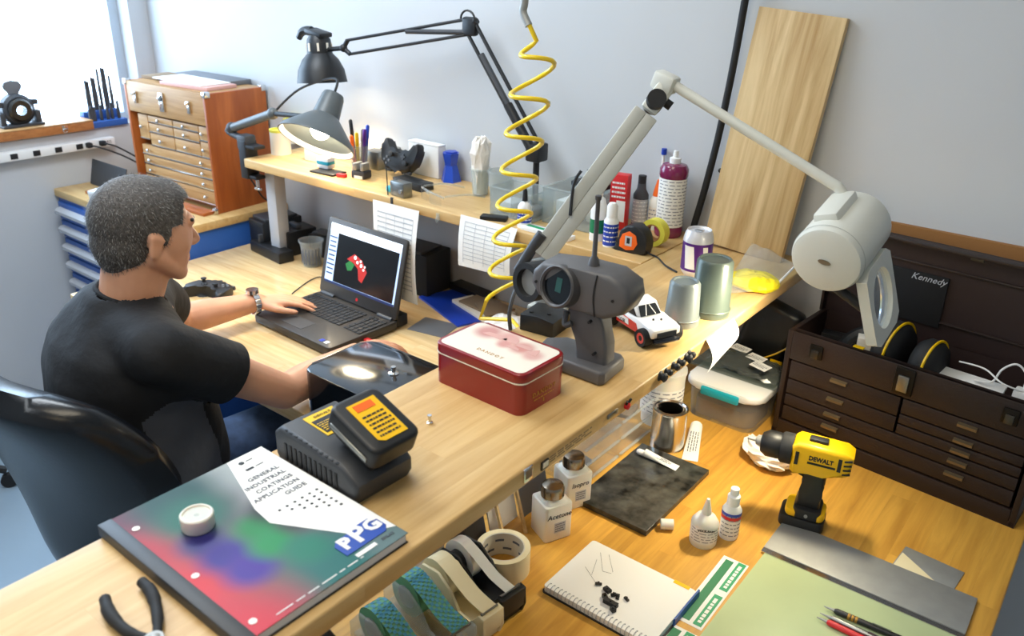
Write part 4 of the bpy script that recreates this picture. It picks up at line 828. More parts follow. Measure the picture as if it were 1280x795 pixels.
b = B(); b.lathe([(.022, -.01), (.036, -.01), (.036, .012), (.033, .015), (.030, .012), (.030, .004), (.022, .004)], 32, wm_, caps=False); b.done('wheel_ring', 'plasticdark', tx); b = B(); b.lathe([(0, .006), (.030, .006), (.030, .0), (0, 0)], 28, wm_); dsp = b.done('display', 'blackgloss', tx); b = B(); b.box((0, .002, .0065), (.012, .024, .0006), m=wm_); b.done('readout', 'lcd', dsp)
wr_ = axz((-.105, .0, .135), (-.25, -1, .1)); b = B(); b.lathe([(.024, -.022), (.034, -.022), (.034, .022), (.024, .022), (.024, -.022)], 28, wr_, caps=False); b.done('steering_wheel', 'rubber', tx)
b = B(); b.lathe([(0, -.015), (.025, -.015), (.025, .010), (0, .012)], 24, wr_); b.done('wheel_hub', 'steel', tx)
b = B(); b.tube([(-.030, -.02, .105), (-.026, -.03, .085), (-.014, -.028, .09)], .005, 8, 5); b.done('trigger', 'plasticdark', tx)
b = B(); b.lathe([(.010, 0), (.008, .012), (.0042, .018), (.0036, .085), (.0036, .11), (.0052, .112), (.0052, .118), (0, .119)], 14, Matrix.Translation((.005, 0, .187))); b.done('antenna', 'plasticdark', tx)
for x, z in ((.060, .150), (.018, .100), (.030, .045), (-.083, .150)): b = B(); b.cyl((x, -.0355 if z > .11 else -.0215, z), (x, -.030, z), .0026, seg=10); b.done('screw_hole', 'ink', tx)
# receiver stand in front of clamp
sp_ = T('black_stand', 'small black wedge-topped stand between the tin and transmitter', 'stand', (.043, -.735, ZR), .12)
b = B(); b.prism([(-.036, 0), (.036, 0), (.036, .030), (.0, .036), (-.036, .032)], -.036, .036, m=frame((0, 0, 0), (1, 0, 0), (0, 0, 1), (0, -1, 0)), bev=.003); b.done('body', 'black', sp_)
for x, y in ((-.02, -.02), (.012, -.01)): b = B(); b.cyl((x, y, .031), (x, y, .0365), .004, seg=10); b.done('stud', 'ink', sp_)
b = B(); b.tube([atx(638, 412, .0), atx(637, 390, .0), atx(645, 362, .0), atx(658, 350, .0), atx(668, 345, .0)], .0038, 8, 6); tag(b.done('black_cable', 'dkgray'), 'black cable rising behind the tin to the magnifier lamp post', 'cable')
# truck
tk = T('toy_truck', 'white and red radio control racing truck on raised shelf', 'toy truck', (.190, -.630, ZR), math.atan2(-.4, .92)); tk.scale = (1.2, 1.2, 1.2)
tp_ = frame((0, 0, 0), (1, 0, 0), (0, 0, 1), (0, -1, 0))
b = B(); b.prism([(-.066, .013), (.056, .013), (.063, .020), (.063, .030), (.052, .034), (.020, .036), (-.066, .034)], -.027, .027, m=tp_, bev=.004, seg=3); b.done('body', 'truckwhite', tk, smooth=50)
b = B(); b.prism([(-.020, .034), (.022, .035), (.006, .053), (-.016, .055)], -.023, .023, m=tp_, bev=.004, seg=3, taper=.92); b.done('cab', 'truckwhite', tk, smooth=50)
b = B(); b.prism([(-.068, .033), (-.020, .034), (-.018, .046), (-.060, .043)], -.0265, .0265, m=tp_, bev=.002); b.done('bed_cover', 'truckblack', tk)
b = B(); b.box((-.070, 0, .050), (.018, .054, .003), r=(0, .2, 0), bev=.001); b.done('spoiler', 'truckblack', tk)
b = B(); b.prism([(-.0145, .0365), (.016, .0365), (.005, .050), (-.012, .0515)], -.0240, .0240, m=tp_, taper=.99); b.done('side_window', 'window', tk)
b = B(); b.prism([(-.019, 0), (.019, 0), (.016, .018), (-.016, .018)], 0, .0012, m=frame((.0215, 0, .0365), (0, 1, 0), (-.68, 0, .74), (.74, 0, .68))); ws_ = b.done('windscreen', 'window', tk)
b = B()
for y in (-.006, .006): b.box((y, .009, .0015), (.0012, .018, .001), r=(0, 0, .35*(1 if y > 0 else -1)), m=frame((.0215, 0, .0365), (0, 1, 0), (-.68, 0, .74), (.74, 0, .68)))
b.done('windscreen_bars', 'white', ws_)
for s in (-1, 1):
    b = B(); b.prism([(-.060, .014), (.030, .014), (.022, .028), (-.058, .033)], s*.0268-.0006, s*.0268+.0006, m=tp_); lv = b.done('livery', 'truckred', tk)
    b = B(); b.prism([(-.030, .020), (.004, .019), (.002, .028), (-.028, .029)], s*.0278-.0004, s*.0278+.0004, m=tp_); b.done('livery_panel', 'truckwhite', lv)
    if s < 0: pass
    text('LOSI', .008, 'ink', lv, flat((-.013, s*.0286 if 0 else -s*.0286, .0215), (1, 0, 0) if s > 0 else (-1, 0, 0), (0, 0, 1)))
b = B(); b.box((.0635, 0, .022), (.002, .036, .008)); b.done('grille', 'window', tk); b = B(); b.box((.064, 0, .012), (.010, .046, .006), bev=.002); b.done('bumper', 'truckblack', tk); b = B(); b.box((0, 0, .012), (.12, .035, .006)); b.done('chassis', 'truckblack', tk)
for x in (-.043, .045):
    for s in (-1, 1):
        b = B(); b.lathe([(.007, -.007), (.0135, -.008), (.0145, -.005), (.0145, .005), (.0135, .008), (.007, .007)], 20, axz((x, s*.028, .0145), (0, s, 0))); wl = b.done('wheel', 'tire', tk); b = B(); b.lathe([(0, .0065), (.0085, .0075), (.0085, .0), (0, 0)], 16, axz((x, s*.028, .0145), (0, s, 0))); b.done('rim', 'truckred', wl)
for i, (x, y, l) in enumerate(((.036, -.006, .003), (.040, .006, .003))): b = B(); b.cyl((x, y, .034), (x, y, .0375), .0016, seg=8); b.done('body_clip', 'ink', tk)
# cups, can
for nm, lab, q, r0, r1, h, mt in (('upturned_cup', 'small grey plastic cup turned upside down beside the toy truck', (851, 403), .034, .0285, .088, 'cupgray'), ('upturned_cup', 'larger dark green-grey cup turned upside down by the purple can', (886, 391), .040, .0345, .116, 'cupgreen')):
    t = T(nm, lab, 'cup', at(*q, ZR)); b = B(); b.lathe([(r0, 0), (r0+.0005, .014), (r0-.0008, .016), (r1+.001, h-.006), (r1-.003, h), (r1-.006, h), (r1-.008, h-.003), (0, h-.004)], 36); b.done('cup', mt, t)
    b = B(); b.lathe([(r0+.0004, .0125), (r0+.0018, .014), (r0+.0004, .0155)], 36, caps=False); b.done('rim_band', mt, t)
t = T('soda_can', 'white and purple soda can behind the upturned cups', 'can', at(868, 343, ZR)); b = B(); b.lathe([(.024, 0), (.030, .008), (.033, .014), (.033, .085), (.030, .098), (.027, .104), (.0265, .106), (.024, .104), (.023, .101), (0, .101)], 32); b.done('can', 'canwhite', t)
b = B(); b.lathe([(.0334, .016), (.0334, .080)], 32, caps=False); b.done('wrap', 'canpurple', t); b = B(); b.box((.0, 0, .103), (.02, .012, .002), bev=.0005); b.done('pull_tab', 'alu', t)
b = B()
for a, w_ in ((2.3, .6), (4.4, .7), (5.7, .35)): b.grid(6, 1, lambda u, v, a=a, w_=w_: V((.0337*math.cos(a+w_*u-.2*v), .0337*math.sin(a+w_*u-.2*v), .022+.052*v)))
b.done('wrap_stripe', 'white', t)
b = B(); P = [at(822, 322, ZR+.003), at(832, 332, ZR+.003), at(846, 340, ZR+.003)]; b.tube([V((-.035, -.225, ZR+.02)), V((-.015, -.24, ZR+.008))]+P, .0022, 6, 6); tag(b.done('signal_cable', 'ink'), 'thin black cord from the tape measure to the purple can', 'cord')
# zip bag with yellow contents
zb_ = T('zip_bag', 'clear zip bag holding something yellow on raised shelf end', 'bag', (.225, -.205, ZR)); r = random.Random(9)
BG = [at(900, 368, ZR+.006), at(965, 362, ZR+.01), at(996, 331, ZR+.03), at(940, 303, ZR+.035)]; o3 = V((.225, -.205, ZR))
def bagpt(u, v, top):
    p = (BG[0]*(1-u)+BG[1]*u)*(1-v) + (BG[3]*(1-u)+BG[2]*u)*v - o3; k = math.sin(PI*u)*math.sin(PI*v)
    return p + UP*((.042 if top else -.001)*k + .004*math.sin(9*u+5*v)*k*top)
b = B(); b.grid(12, 12, lambda u, v: bagpt(u, v, 1)); b.grid(12, 12, lambda u, v: bagpt(u, v, 0)); 
for v in b.b.verts: v.co.z = max(.001, v.co.z)
b.done('bag', 'bagclear', zb_, smooth=60)
b = B(); b.tube([bagpt(1, v/6, 1)+UP*.001 for v in range(7)] + [bagpt(1-u/6, 1, 1)+UP*.001 for u in range(1)], .0028, 6, 2); b.done('zip_strip', 'white', zb_)
b = B(); c = at(942, 352, ZR+.012)-o3; b.sph(c, (.056, .050, .020), 18, 10); 
for v in b.b.verts: v.co += V((0, 0, r.uniform(-.002, .003))); v.co.z = max(.003, v.co.z)
b.done('contents', 'bagyellow', zb_, smooth=0)
# paper flap hanging from the shelf edge
t = T('paper_slip', 'white paper slip hanging over the raised shelf edge', 'paper', (.306, -.44, ZR-.03)); c0_, c1_ = atx(883, 425, .302), atx(917, 398, .302); e0, e1 = atx(884, 466, .335), atx(916, 430, .335); o4 = V((.306, -.44, ZR-.03))
b = B(); b.grid(4, 8, lambda u, v: (c0_.lerp(c1_, u).lerp(e0.lerp(e1, u), v) + V((.012*math.sin(PI*v), 0, 0)) - o4)); b.solid(.0004); b.done('sheet', 'paper', t, smooth=60)
# magnets and clips along the shelf's front edge
XE = .2996
for i, (x, y, s_) in enumerate(((825, 470, .010), (832, 464, .007), (841, 457, .008), (848, 452, .0075), (857, 447, .010), (861, 441, .008))):
    p = atx(x, y, XE); p.z = min(max(p.z, ZR-.025), ZR-.006); b = B(); b.lathe([(s_, 0), (s_*.6, .004), (s_*.9, .010), (s_*.5, .013), (0, .013)], 10, axz((0, 0, 0), (1, 0, 0))); tag(b.done('push_knob', 'ink', loc=p), 'small black knob stuck on the raised shelf front edge', 'knob', 'black knobs on the raised shelf edge')
p = atx(782, 506, XE); p.z = ZR-.018; t = T('red_knob', 'small red knob with black prongs on the raised shelf edge', 'knob', p); b = B(); b.lathe([(.006, 0), (.006, .006), (0, .009)], 12, axz((0, 0, 0), (1, 0, 0))); b.done('cap', 'red', t)
b = B()
for s in (-1, 1): b.cyl((.003, s*.003, .004), (.006, s*.006, .012), .0022, seg=8)
b.done('prongs', 'ink', t)
for nm, lab, x, y, sy, sz, mt, fill in (('label_plate', 'small grey label strip stuck on raised shelf edge', 765, 517, .030, .008, 'brushed', None), ('bulldog_clip', 'chrome-framed clip on the raised shelf edge above white dispensers', 659, 592, .020, .022, 'chrome', 'kraft'), ('label_holder', 'small dark-framed label holder on the raised shelf edge', 680, 580, .018, .014, 'darkmetal', 'cream')):
    p = atx(x, y, XE); p.z = min(max(p.z, ZR-.019), ZR-.010); t = T(nm, lab, 'clip' if fill else 'label', p); b = B(); b.box((.0015, 0, 0), (.003, sy, sz), bev=.001); fo = b.done('frame', mt, t)
    if fill: b = B(); b.box((.0032, 0, .001), (.0008, sy*.7, sz*.6)); b.done('insert', fill, t)
t = T('edge_decal', 'faint grey worn marking along the raised shelf edge', 'decal', (XE, -1.02, ZR-.016)); b = B(); lines(b, flat((.0004, 0, 0), (0, 1, 0), (0, 0, 1)), .11, 3, .004, .0022, seed=3); b.done('marking', 'kraft', t)

# ------------------------------------------------------------------ on the wall shelf, from the lamp end
def bottle(name, label, q, prof, mat, capp=None, capm='white', lab=None, labm='paper', z=ZR, cat='bottle', seg=28, rz=0):
    t = T(name, label, cat, (q.x, q.y, z), rz); b = B(); b.lathe(prof, seg); b.done('body', mat, t)
    if capp: b = B(); b.lathe(capp, seg); b.done('cap', capm, t)
    if lab:
        r, z0, z1, rows = lab; b = B(); b.lathe([(r, z0), (r, z1)], seg, caps=False); l = b.done('label', labm, t)
        if rows:
            b = B(); rr = random.Random(rows)
            for i in range(rows):
                zz = z1 - (z1-z0)*(i+.8)/(rows+.6); a = -2.2
                while a < .9:
                    w_ = rr.uniform(.15, .5); n = 4; th_ = (z1-z0)/rows*.24
                    b.grid(n, 1, lambda u, v, a=a, w_=w_: V(((r+.0004)*math.cos(a+w_*u), (r+.0004)*math.sin(a+w_*u), zz+th_*v))); a += w_+.12
            b.done('lettering', 'printlt' if labm in ('paper', 'white', 'cream') else 'white', l)
    return t
for i, (x, y, d) in enumerate(((336, 192, 0), (362, 176, 1))):
    bottle('tape_spool', ['pale cardboard spool with yellow rim at the shelf end', 'second pale spool with yellow rim behind the cone lamp'][i], at(x, y, ZR) + V((.03, .03*(1-d), 0)), [(.034, 0), (.034, .082), (.028, .082), (.028, .01), (0, .01)], 'cream', [(.0342, .076), (.0350, .084), (.0275, .084), (.0275, .080)], 'yellowtape', cat='spool')
clutter('white_carton', 'small white carton between pale spools and pen cup', 'box', (-1.33, -.14, ZR), [('carton', (0, 0, .03), (.07, .06, .06), 'white'), ('flap', (0, 0, .0625), (.06, .05, .004), 'paper')], .1)
clutter('label_box', 'teal and white small box on black tray under cone lamp', 'box', (at(408, 212, ZR).x, at(408, 212, ZR).y, ZR+.0062), [('box', (0, 0, .018), (.05, .035, .036), 'white'), ('band', (0, 0, .018), (.051, .036, .016), 'teal')], .1)
sheet('black_tray', 'flat black tray at the shelf front under the teal box', 'tray', (at(410, 216, ZR).x, at(410, 216, ZR).y, ZR), (.10, .06, .006), .1, 'black')
pc = V((-1.115, -.15, ZR)); bottle('pen_cup', 'clear pen cup crowded with pens under the lamps', pc, [(0, 0), (.027, 0), (.029, .085), (.027, .085), (.025, .004), (0, .004)], 'clearmilk', cat='cup')
for i, (dx, dy, h, c, mt) in enumerate(((-.012, -.004, .155, 'black marker', 'black'), (.000, .010, .125, 'grey pen', 'midgray'), (.006, -.010, .12, 'yellow pen', 'yellow'), (.014, .002, .13, 'purple marker', 'canpurple'), (.010, .012, .14, 'blue pen', 'blue'), (-.004, -.014, .11, 'orange pen', 'orange'))):
    t = T('pen', f'{c} standing in the clear pen cup', 'pen', pc + V((dx, dy, .0042)), group=None, rot=(-dy*6, dx*7, 0)); b = B(); b.lathe([(.003, 0), (.0055, .006), (.0055, h*.7), (.0048, h*.71), (.0045, h)], 10); b.done('barrel', mt, t); b = B(); b.lathe([(.0062, h*.72), (.0062, h), (.003, h+.004)], 10); b.done('cap', mt, t)
clutter('vise_block', 'small steel machinist block with knob beside the pen cup', 'vise', (at(452, 222, ZR).x, at(452, 222, ZR).y, ZR), [('base', (0, 0, .012), (.05, .04, .024), 'dkgray'), ('jaw', (-.012, 0, .036), (.016, .036, .024), 'steel'), ('jaw', (.014, 0, .036), (.012, .036, .024), 'steel')], .2)
for i, (x, y, w_) in enumerate(((466, 212, .05), (484, 209, .045), (496, 206, .03))):
    p = at(x, y, ZR); clutter('steel_block', ['brown-edged steel block beside the pen cup', 'middle steel gauge block with black face near game controller', 'narrow black steel block nearest the standing game controller'][i], 'block', (p.x, p.y+.02, ZR), [('block', (0, 0, .03), (w_, .05, .06), 'brushed'), ('face', (-w_/2-.002, 0, .03), (.004, .048, .058), 'ink')], .1)
xp = at(528, 214, ZR); gamepad('game_controller', 'black game controller propped upright on the wall shelf', frame((xp.x, -.085, ZR+.054), (-1, 0, 0), (0, -.3, -.954), (0, -.954, .3)), 'black')
clutter('white_box', 'white box leaning on the wall behind upright game controller', 'box', (-.93, -.035, ZR), [('box', (0, 0, .05), (.13, .035, .10), 'white'), ('lid', (0, 0, .102), (.13, .035, .004), 'paper')], 0)
bv = at(564, 226, ZR); t = T('blue_bottle', 'glossy blue sculpted plastic bottle beside upright game controller', 'bottle', bv, .4); b = B()
for z0_, z1_, s0, s1, a0 in ((0, .05, .033, .020, 0), (.05, .088, .020, .028, .8)): b.prism([(s0*math.cos(a0+i*PI/3), s0*math.sin(a0+i*PI/3)) for i in range(6)], z0_, z1_, taper=s1/s0)
b.done('body', 'bluep', t); b = B(); b.prism(circ(.020, 6), .088, .092); b.done('cap', 'blue', t)
for i, (x, y, r_, h) in enumerate(((592, 246, .028, .075), (617, 252, .036, .080))):
    bottle('mixing_cup', ['clear printed cup holding a white tissue on the shelf', 'wider clear printed mixing cup beside the tissue cup'][i], at(x, y, ZR)+V((0, .03, 0)), [(0, 0), (r_*.8, 0), (r_, h), (r_+.003, h), (r_+.003, h+.005), (r_-.001, h+.005), (r_*.78, .004), (0, .004)], 'clearmilk', cat='cup')
    t = bpy.data.objects[-1] if 0 else None
ti = at(592, 246, ZR)+V((0, .03, .004)); b = B(); r = random.Random(12); b.lathe([(0, 0), (.018, 0), (.022, .05), (.024, .08), (.030, .12), (.026, .15), (.015, .165), (0, .15)], 18)
for v in b.b.verts: v.co += V((r.uniform(-1, 1), r.uniform(-1, 1), r.uniform(-.6, .6)))*.0055*min(1, max(0, v.co.z)*20); v.co.z = max(v.co.z, 0)
tag(b.done('white_tissue', 'tissue', loc=ti, smooth=0), 'crumpled white tissue stuffed in the clear printed cup', 'tissue')
# safety glasses
sg = T('safety_glasses', 'clear safety glasses lying on the wall shelf edge', 'glasses', (-.70, -.235, ZR), -.35)
for s in (-1, 1):
    b = B(); b.tube([(s*.066*math.sin(a), -.02*math.cos(a)-.01, .004+.03*max(0, math.cos(a*.5))) for a in [i*.16 for i in range(10)]], .003, 8); b.tube([(s*.066, -.01, .03), (s*.068, .06, .028), (s*.060, .12, .012)], .003, 8, 5); b.done('temple', 'clearmilk', sg)
    b = B(); b.grid(6, 4, lambda u, v, s=s: V((s*(.008+.052*u), -.03-.010*math.sin(u*2)+.02*u*u, .004+.036*v))); b.solid(.0012); b.done('lens', 'clear', sg)
b = B(); b.box((0, -.031, .03), (.02, .004, .008), bev=.001); b.done('bridge', 'clearmilk', sg)
gb = at(498, 246, ZR); t = clutter('steel_clamp', 'grey steel square clamp with thin rod at the shelf edge', 'clamp', (gb.x, gb.y+.012, ZR), [('block', (0, 0, .022), (.062, .034, .044), 'brushed'), ('tail', (-.045, 0, .012), (.03, .02, .018), 'teal'), ('foot', (-.005, -.030, -.015), (.012, .006, .03), 'ink')], -.1)
b = B(); b.cyl((-.032, -.022, -.035), (-.038, -.022, .085), .0015, seg=6); b.done('rod', 'ink', t); b = B(); b.cyl((.02, -.022, .02), (.02, -.016, .02), .006, seg=10); b.done('screw', 'chrome', t)
sheet('black_case', 'flat black case behind the grey steel clamp on the shelf', 'case', (-.86, -.17, ZR), (.13, .05, .022), -.1, 'black')
for i, (x, y, mt) in enumerate(((447, 224, 'white'), (425, 222, 'red'))): p = at(x, y, ZR); sheet('eraser', ['small white eraser at the shelf front edge', 'small red eraser at the shelf front edge'][i], 'eraser', (p.x, p.y+.008, ZR), (.03, .015, .010), .2, mt)
# clear bins
def clear_bin(label, x0, x1, y0, y1, h, rz=0, fill=()):
    c = V(((x0+x1)/2, (y0+y1)/2, ZR)); t = T('storage_bin', label, 'bin', c, rz); w_, d = x1-x0, y1-y0; k = .0022
    for nm, p, sz in (('floor_panel', (0, 0, k/2), (w_, d, k)), ('side_panel', (-w_/2+k/2, 0, h/2), (k, d, h)), ('side_panel', (w_/2-k/2, 0, h/2), (k, d, h)), ('front_panel', (0, -d/2+k/2, h/2), (w_, k, h)), ('back_panel', (0, d/2-k/2, h/2), (w_, k, h)), ('divider', (0, 0, h*.45), (k, d-.006, h*.85))):
        b = B(); b.box(p, sz); b.done(nm, 'clearmilk', t, smooth=0)
    b = B(); b.tube([(-w_/2, -d/2, h), (w_/2, -d/2, h), (w_/2, d/2, h), (-w_/2, d/2, h)], .003, 6, closed=True); b.done('rim', 'clearmilk', t)
    for p, sz, mt in fill: b = B(); b.box(p, sz, bev=.003); b.done('contents', mt, t)
clear_bin('clear plastic bin nearest the tissue cups on the shelf', -.515, -.375, -.225, -.125, .075, 0, [((-.03, 0, .02), (.05, .06, .03), 'white'), ((.035, .01, .015), (.04, .06, .022), 'midgray')])
clear_bin('larger clear plastic bin with parts behind white glue bottle', -.365, -.205, -.19, -.03, .095, 0, [((-.03, 0, .03), (.07, .08, .05), 'white'), ((.04, .02, .02), (.05, .07, .03), 'cream')])
nb = T('post_board', 'black board with upright posts on top of the clear bin', 'fixture', (-.265, -.10, ZR+.0985)); b = B(); b.box((0, 0, .006), (.10, .07, .012), bev=.001); b.done('board', 'black', nb)
for x, y in ((-.035, .02), (-.01, -.02), (.02, .025), (.04, -.01)): b = B(); b.cyl((x, y, .012), (x, y, .034), .0025, seg=8); b.done('post', 'ink', nb)
bottle('glue_bottle', 'small white glue bottle with blue label before clear bins', V((-.372, -.258, ZR)), [(0, 0), (.018, 0), (.018, .055), (.012, .065), (.006, .068), (.004, .09), (0, .09)], 'white', [(.0075, .07), (.0055, .095), (.002, .108), (0, .108)], 'ink', (.0184, .015, .045, 3), 'blue')
sheet('craft_knife', 'green and white flat packet at the shelf front edge', 'packet', (-.29, -.268, ZR), (.15, .035, .010), -.05, 'white'); 
sheet('green_label', 'green strip label lying on the flat packet', 'label', (-.29, -.268, ZR+.0103), (.13, .012, .001), -.05, 'green')
sheet('utility_knife', 'black triangular tool lying by the second mixing cup', 'tool', (-.47, -.262, ZR), (.07, .03, .010), .4, 'black')
bottle('tall_white_bottle', 'tall white bottle with green label behind the lamp arm', V((-.175, -.215, ZR)), [(0, 0), (.020, 0), (.020, .085), (.014, .105), (.008, .11), (0, .11)], 'white', [(.008, .11), (.0085, .13), (.004, .145), (0, .145)], 'cream', (.0204, .02, .055, 0), 'greendark')
bottle('glue_bottle', 'white capped glue bottle with blue label beside tape measure', V((-.125, -.235, ZR)), [(0, 0), (.018, 0), (.018, .062), (.013, .072), (0, .072)], 'white', [(.013, .072), (.013, .10), (.008, .108), (0, .108)], 'white', (.0184, .004, .058, 4), 'blue')
rbx = T('glue_carton', 'tall red and white glue carton against the shelf back', 'box', (-.185, -.10, ZR), .2); b = B(); b.box((0, 0, .072), (.045, .03, .144), bev=.001); b.done('carton', 'red', rbx); b = B(); b.box((.008, -.0153, .05), (.024, .0008, .055)); b.done('panel', 'white', rbx); b = B(); lines(b, flat((.0, -.0157, .105), (1, 0, 0), (0, 0, 1)), .036, 4, .012, .005, seed=2); b.done('lettering', 'white', rbx)
bottle('dark_bottle', 'dark bottle with grey label behind the red carton', V((-.155, -.045, ZR)), [(0, 0), (.020, 0), (.020, .085), (.012, .10), (.010, .12), (0, .12)], 'dkgray', [(.0105, .112), (.0105, .135), (0, .136)], 'ink', (.0204, .01, .075, 6), 'graym')
bottle('orange_top_bottle', 'clear bottle with orange spout beside big purple bottle', V((-.112, -.035, ZR)), [(0, 0), (.020, 0), (.020, .075), (.012, .088), (0, .088)], 'milky', [(.013, .088), (.012, .098), (.004, .13), (0, .13)], 'orange', (.0204, .01, .06, 4), 'cream')
bottle('purple_liquid_bottle', 'large bottle of purple liquid with white label on shelf end', V((-.060, -.060, ZR)), [(0, 0), (.033, 0), (.036, .006), (.036, .018), (.0335, .026), (.0335, .150), (.036, .156), (.036, .172), (.030, .182), (.016, .186), (0, .186)], 'liquid', [(.014, .186), (.014, .198), (.007, .201), (.006, .216), (0, .217)], 'white', (.0345, .028, .150, 14), 'paper')
t = T('bottle_nozzle', 'small blue capped nozzle beside the purple bottle top', 'nozzle', (-.118, -.012, ZR)); b = B(); b.cyl((0, 0, 0), (0, 0, .195), .004, seg=10); b.done('tube', 'white', t); b = B(); b.cyl((0, 0, .19), (0, 0, .205), .007, seg=12); b.done('cap', 'blue', t)
tm = T('tape_measure', 'orange and black tape measure standing on the shelf end', 'tape measure', (-.058, -.232, ZR), .05)
tmp = [(-.038, 0), (.030, 0), (.038, .010), (.038, .040), (.026, .060), (.004, .068), (-.018, .064), (-.034, .046), (-.036, .026), (-.044, .016), (-.044, .002)]; tf = frame((0, 0, 0), (1, 0, 0), (0, 0, 1), (0, -1, 0))
b = B(); b.prism([(p.x, p.y) for p in spline([V((x, y, 0)) for x, y in tmp], 3, True)], -.020, .020, m=tf, bev=.006, seg=3); 
for v in b.b.verts: v.co.z = max(v.co.z, 0)
b.done('case', 'black', tm, smooth=50)
b = B(); b.prism([(-.030, .012), (-.012, .006), (.008, .010), (.017, .026), (.012, .046), (-.006, .054), (-.024, .044), (-.030, .028)], .0195, .0225, m=tf, bev=.001); fc = b.done('side_plate', 'orange', tm); b = B(); b.box((-.006, -.023, .030), (.018, .001, .024)); b.done('label', 'graym', fc); b = B(); b.box((-.006, -.0236, .031), (.008, .0006, .014)); b.done('label_mark', 'ink', fc)
t = T('tape_roll', 'roll of pale yellow tape behind the tape measure', 'tape', (-.045, -.16, ZR)); b = B(); b.lathe([(.022, -.013), (.034, -.013), (.034, .013), (.022, .013), (.022, -.013)], 32, frame((0, 0, .034), (1, 0, 0), (0, 0, 1), (0, -1, 0)), caps=False); b.done('roll', 'yellowtape', t); b = B(); b.lathe([(.019, -.0132), (.022, -.0132), (.022, .0132), (.019, .0132), (.019, -.0132)], 28, frame((0, 0, .034), (1, 0, 0), (0, 0, 1), (0, -1, 0)), caps=False); b.done('core', 'cardboard', t)
# sheets hanging from the shelf front
for k, (lab, q) in enumerate((('long printed table sheet hanging from the shelf behind laptop', [(466, 249), (524, 264), (525, 380), (488, 372)]), ('shorter printed sheet hanging from the shelf above the card pile', [(576, 268), (647, 286), (640, 346), (576, 330)]))):
    P = [aty(x, y, -.302) for x, y in q]; o5 = P[0].copy(); t = T('printed_sheet', lab, 'paper', o5)
    if k == 0: P[3] = aty(476, 330, -.302); P[3].z = P[2].z
    f_ = lambda u, v: (P[0].lerp(P[1], u)).lerp(P[3].lerp(P[2], u), v) + V((0, -.014*math.sin(PI*v)*(.4+.6*u)-.010*v, 0)) - o5
    b = B(); b.grid(6, 8, f_); b.solid(.0004); sh_ = b.done('sheet', 'paper', t, smooth=60)
    b = B()
    for i in range(16 if k == 0 else 10):
        v0 = .10 + .8*i/(16 if k == 0 else 10)
        b.grid(6, 1, lambda u, v: f_(.1+.8*u, v0+.012*v) + V((0, -.0012, 0)))
    for i in range(5): b.grid(1, 8, lambda u, v: f_(.1+.2*i+.008*u, .1+.8*v) + V((0, -.0012, 0)))
    b.done('table_lines', 'graym', sh_, smooth=0)
for i, (x, y) in enumerate(((548, 271), (670, 299), (655, 290))[:2]): p = aty(x, y, -.2985); t = T('binder_hook', 'clear adhesive hook on the wall shelf front edge', 'hook', p, group='clear hooks on the wall shelf edge'); b = B(); b.box((0, -.002, 0), (.012, .003, .020), bev=.001); b.done('pad', 'clearmilk', t); b = B(); b.tube([(0, -.003, .004), (0, -.010, -.004), (0, -.008, -.014), (0, -.003, -.012)], .0022, 6, 4); b.done('hook', 'clearmilk', t)

# ------------------------------------------------------------------ brown machinist chest
tb = T('machinist_chest', 'open dark brown steel machinist chest with drawers on golden workbench', 'tool chest', (.332, -.205, Z0), -.085)
W, Dp, H0 = .515, .185, .262
b = B(); b.box((W/2, Dp/2, .006), (W, Dp, .012)); b.box((W/2, Dp-.004, H0/2), (W, .008, H0)); b.box((W/2, Dp/2+.006, .188), (W-.02, Dp-.02, .006)); b.done('carcass', 'toolin', tb)
for x in (.006, W-.006): b = B(); b.box((x, Dp/2, H0/2), (.012, Dp, H0), bev=.002); b.done('side_panel', 'toolbrown', tb)
b = B(); b.box((W/2, .004, .228), (W-.024, .010, .068), bev=.002); b.box((W/2, .010, H0-.003), (W-.02, .020, .006), bev=.002); b.done('front_panel', 'toolbrown', tb)
b = B(); b.box((W/2, .006, .020), (W-.024, .014, .036), bev=.003); b.done('base_strip', 'toolbrown', tb)
def tdr(x0, x1, z0, z1, pulls):
    b = B(); b.box(((x0+x1)/2, .007, (z0+z1)/2), (x1-x0-.003, .012, z1-z0-.003), bev=.0015); d = b.done('drawer', 'toolbrown', tb)
    for x in pulls: b = B(); b.prism([(0, -.004), (-.007, -.003), (-.008, .003), (0, .005)], -.018, .018, m=frame((x, .001, z1-.014), (0, 1, 0), (0, 0, 1), (1, 0, 0))); b.done('pull', 'pullm', d)
tdr(.016, W-.016, .040, .078, [.13, .39]); tdr(.016, W-.016, .078, .108, [.13, .39]); tdr(.016, .26, .108, .146, [.13]); tdr(.016, .26, .146, .192, [.13])
tdr(.262, W-.016, .108, .132, [.39]); tdr(.262, W-.016, .132, .156, [.39]); tdr(.262, W-.016, .156, .192, [.39])
for x, w_, h in ((.07, .030, .034), (W/2, .040, .060), (W-.06, .030, .034)):
    b = B(); b.box((x, -.003, .230), (w_, .006, h), bev=.003); lt = b.done('latch', 'latch', tb); b = B(); b.box((x, -.0075, .226), (w_*.55, .005, h*.6), bev=.0015); b.done('hasp', 'brushed' if x == W/2 else 'darkmetal', lt)
la = .06; lm_ = frame((0, Dp-.006, H0), (1, 0, 0), (0, -math.sin(la), math.cos(la)), (0, -math.cos(la), -math.sin(la)))
b = B(); b.box((W/2, .108, .0), (W, .216, .006), m=lm_); lid = b.done('lid', 'toolin', tb)
for p, d in (((W/2, .213, .012), (W, .006, .024)), ((.003, .108, .012), (.006, .21, .024)), ((W-.003, .108, .012), (.006, .21, .024))): b = B(); b.box(p, d, bev=.001, m=lm_); b.done('lid_edge', 'toolbrown', lid)
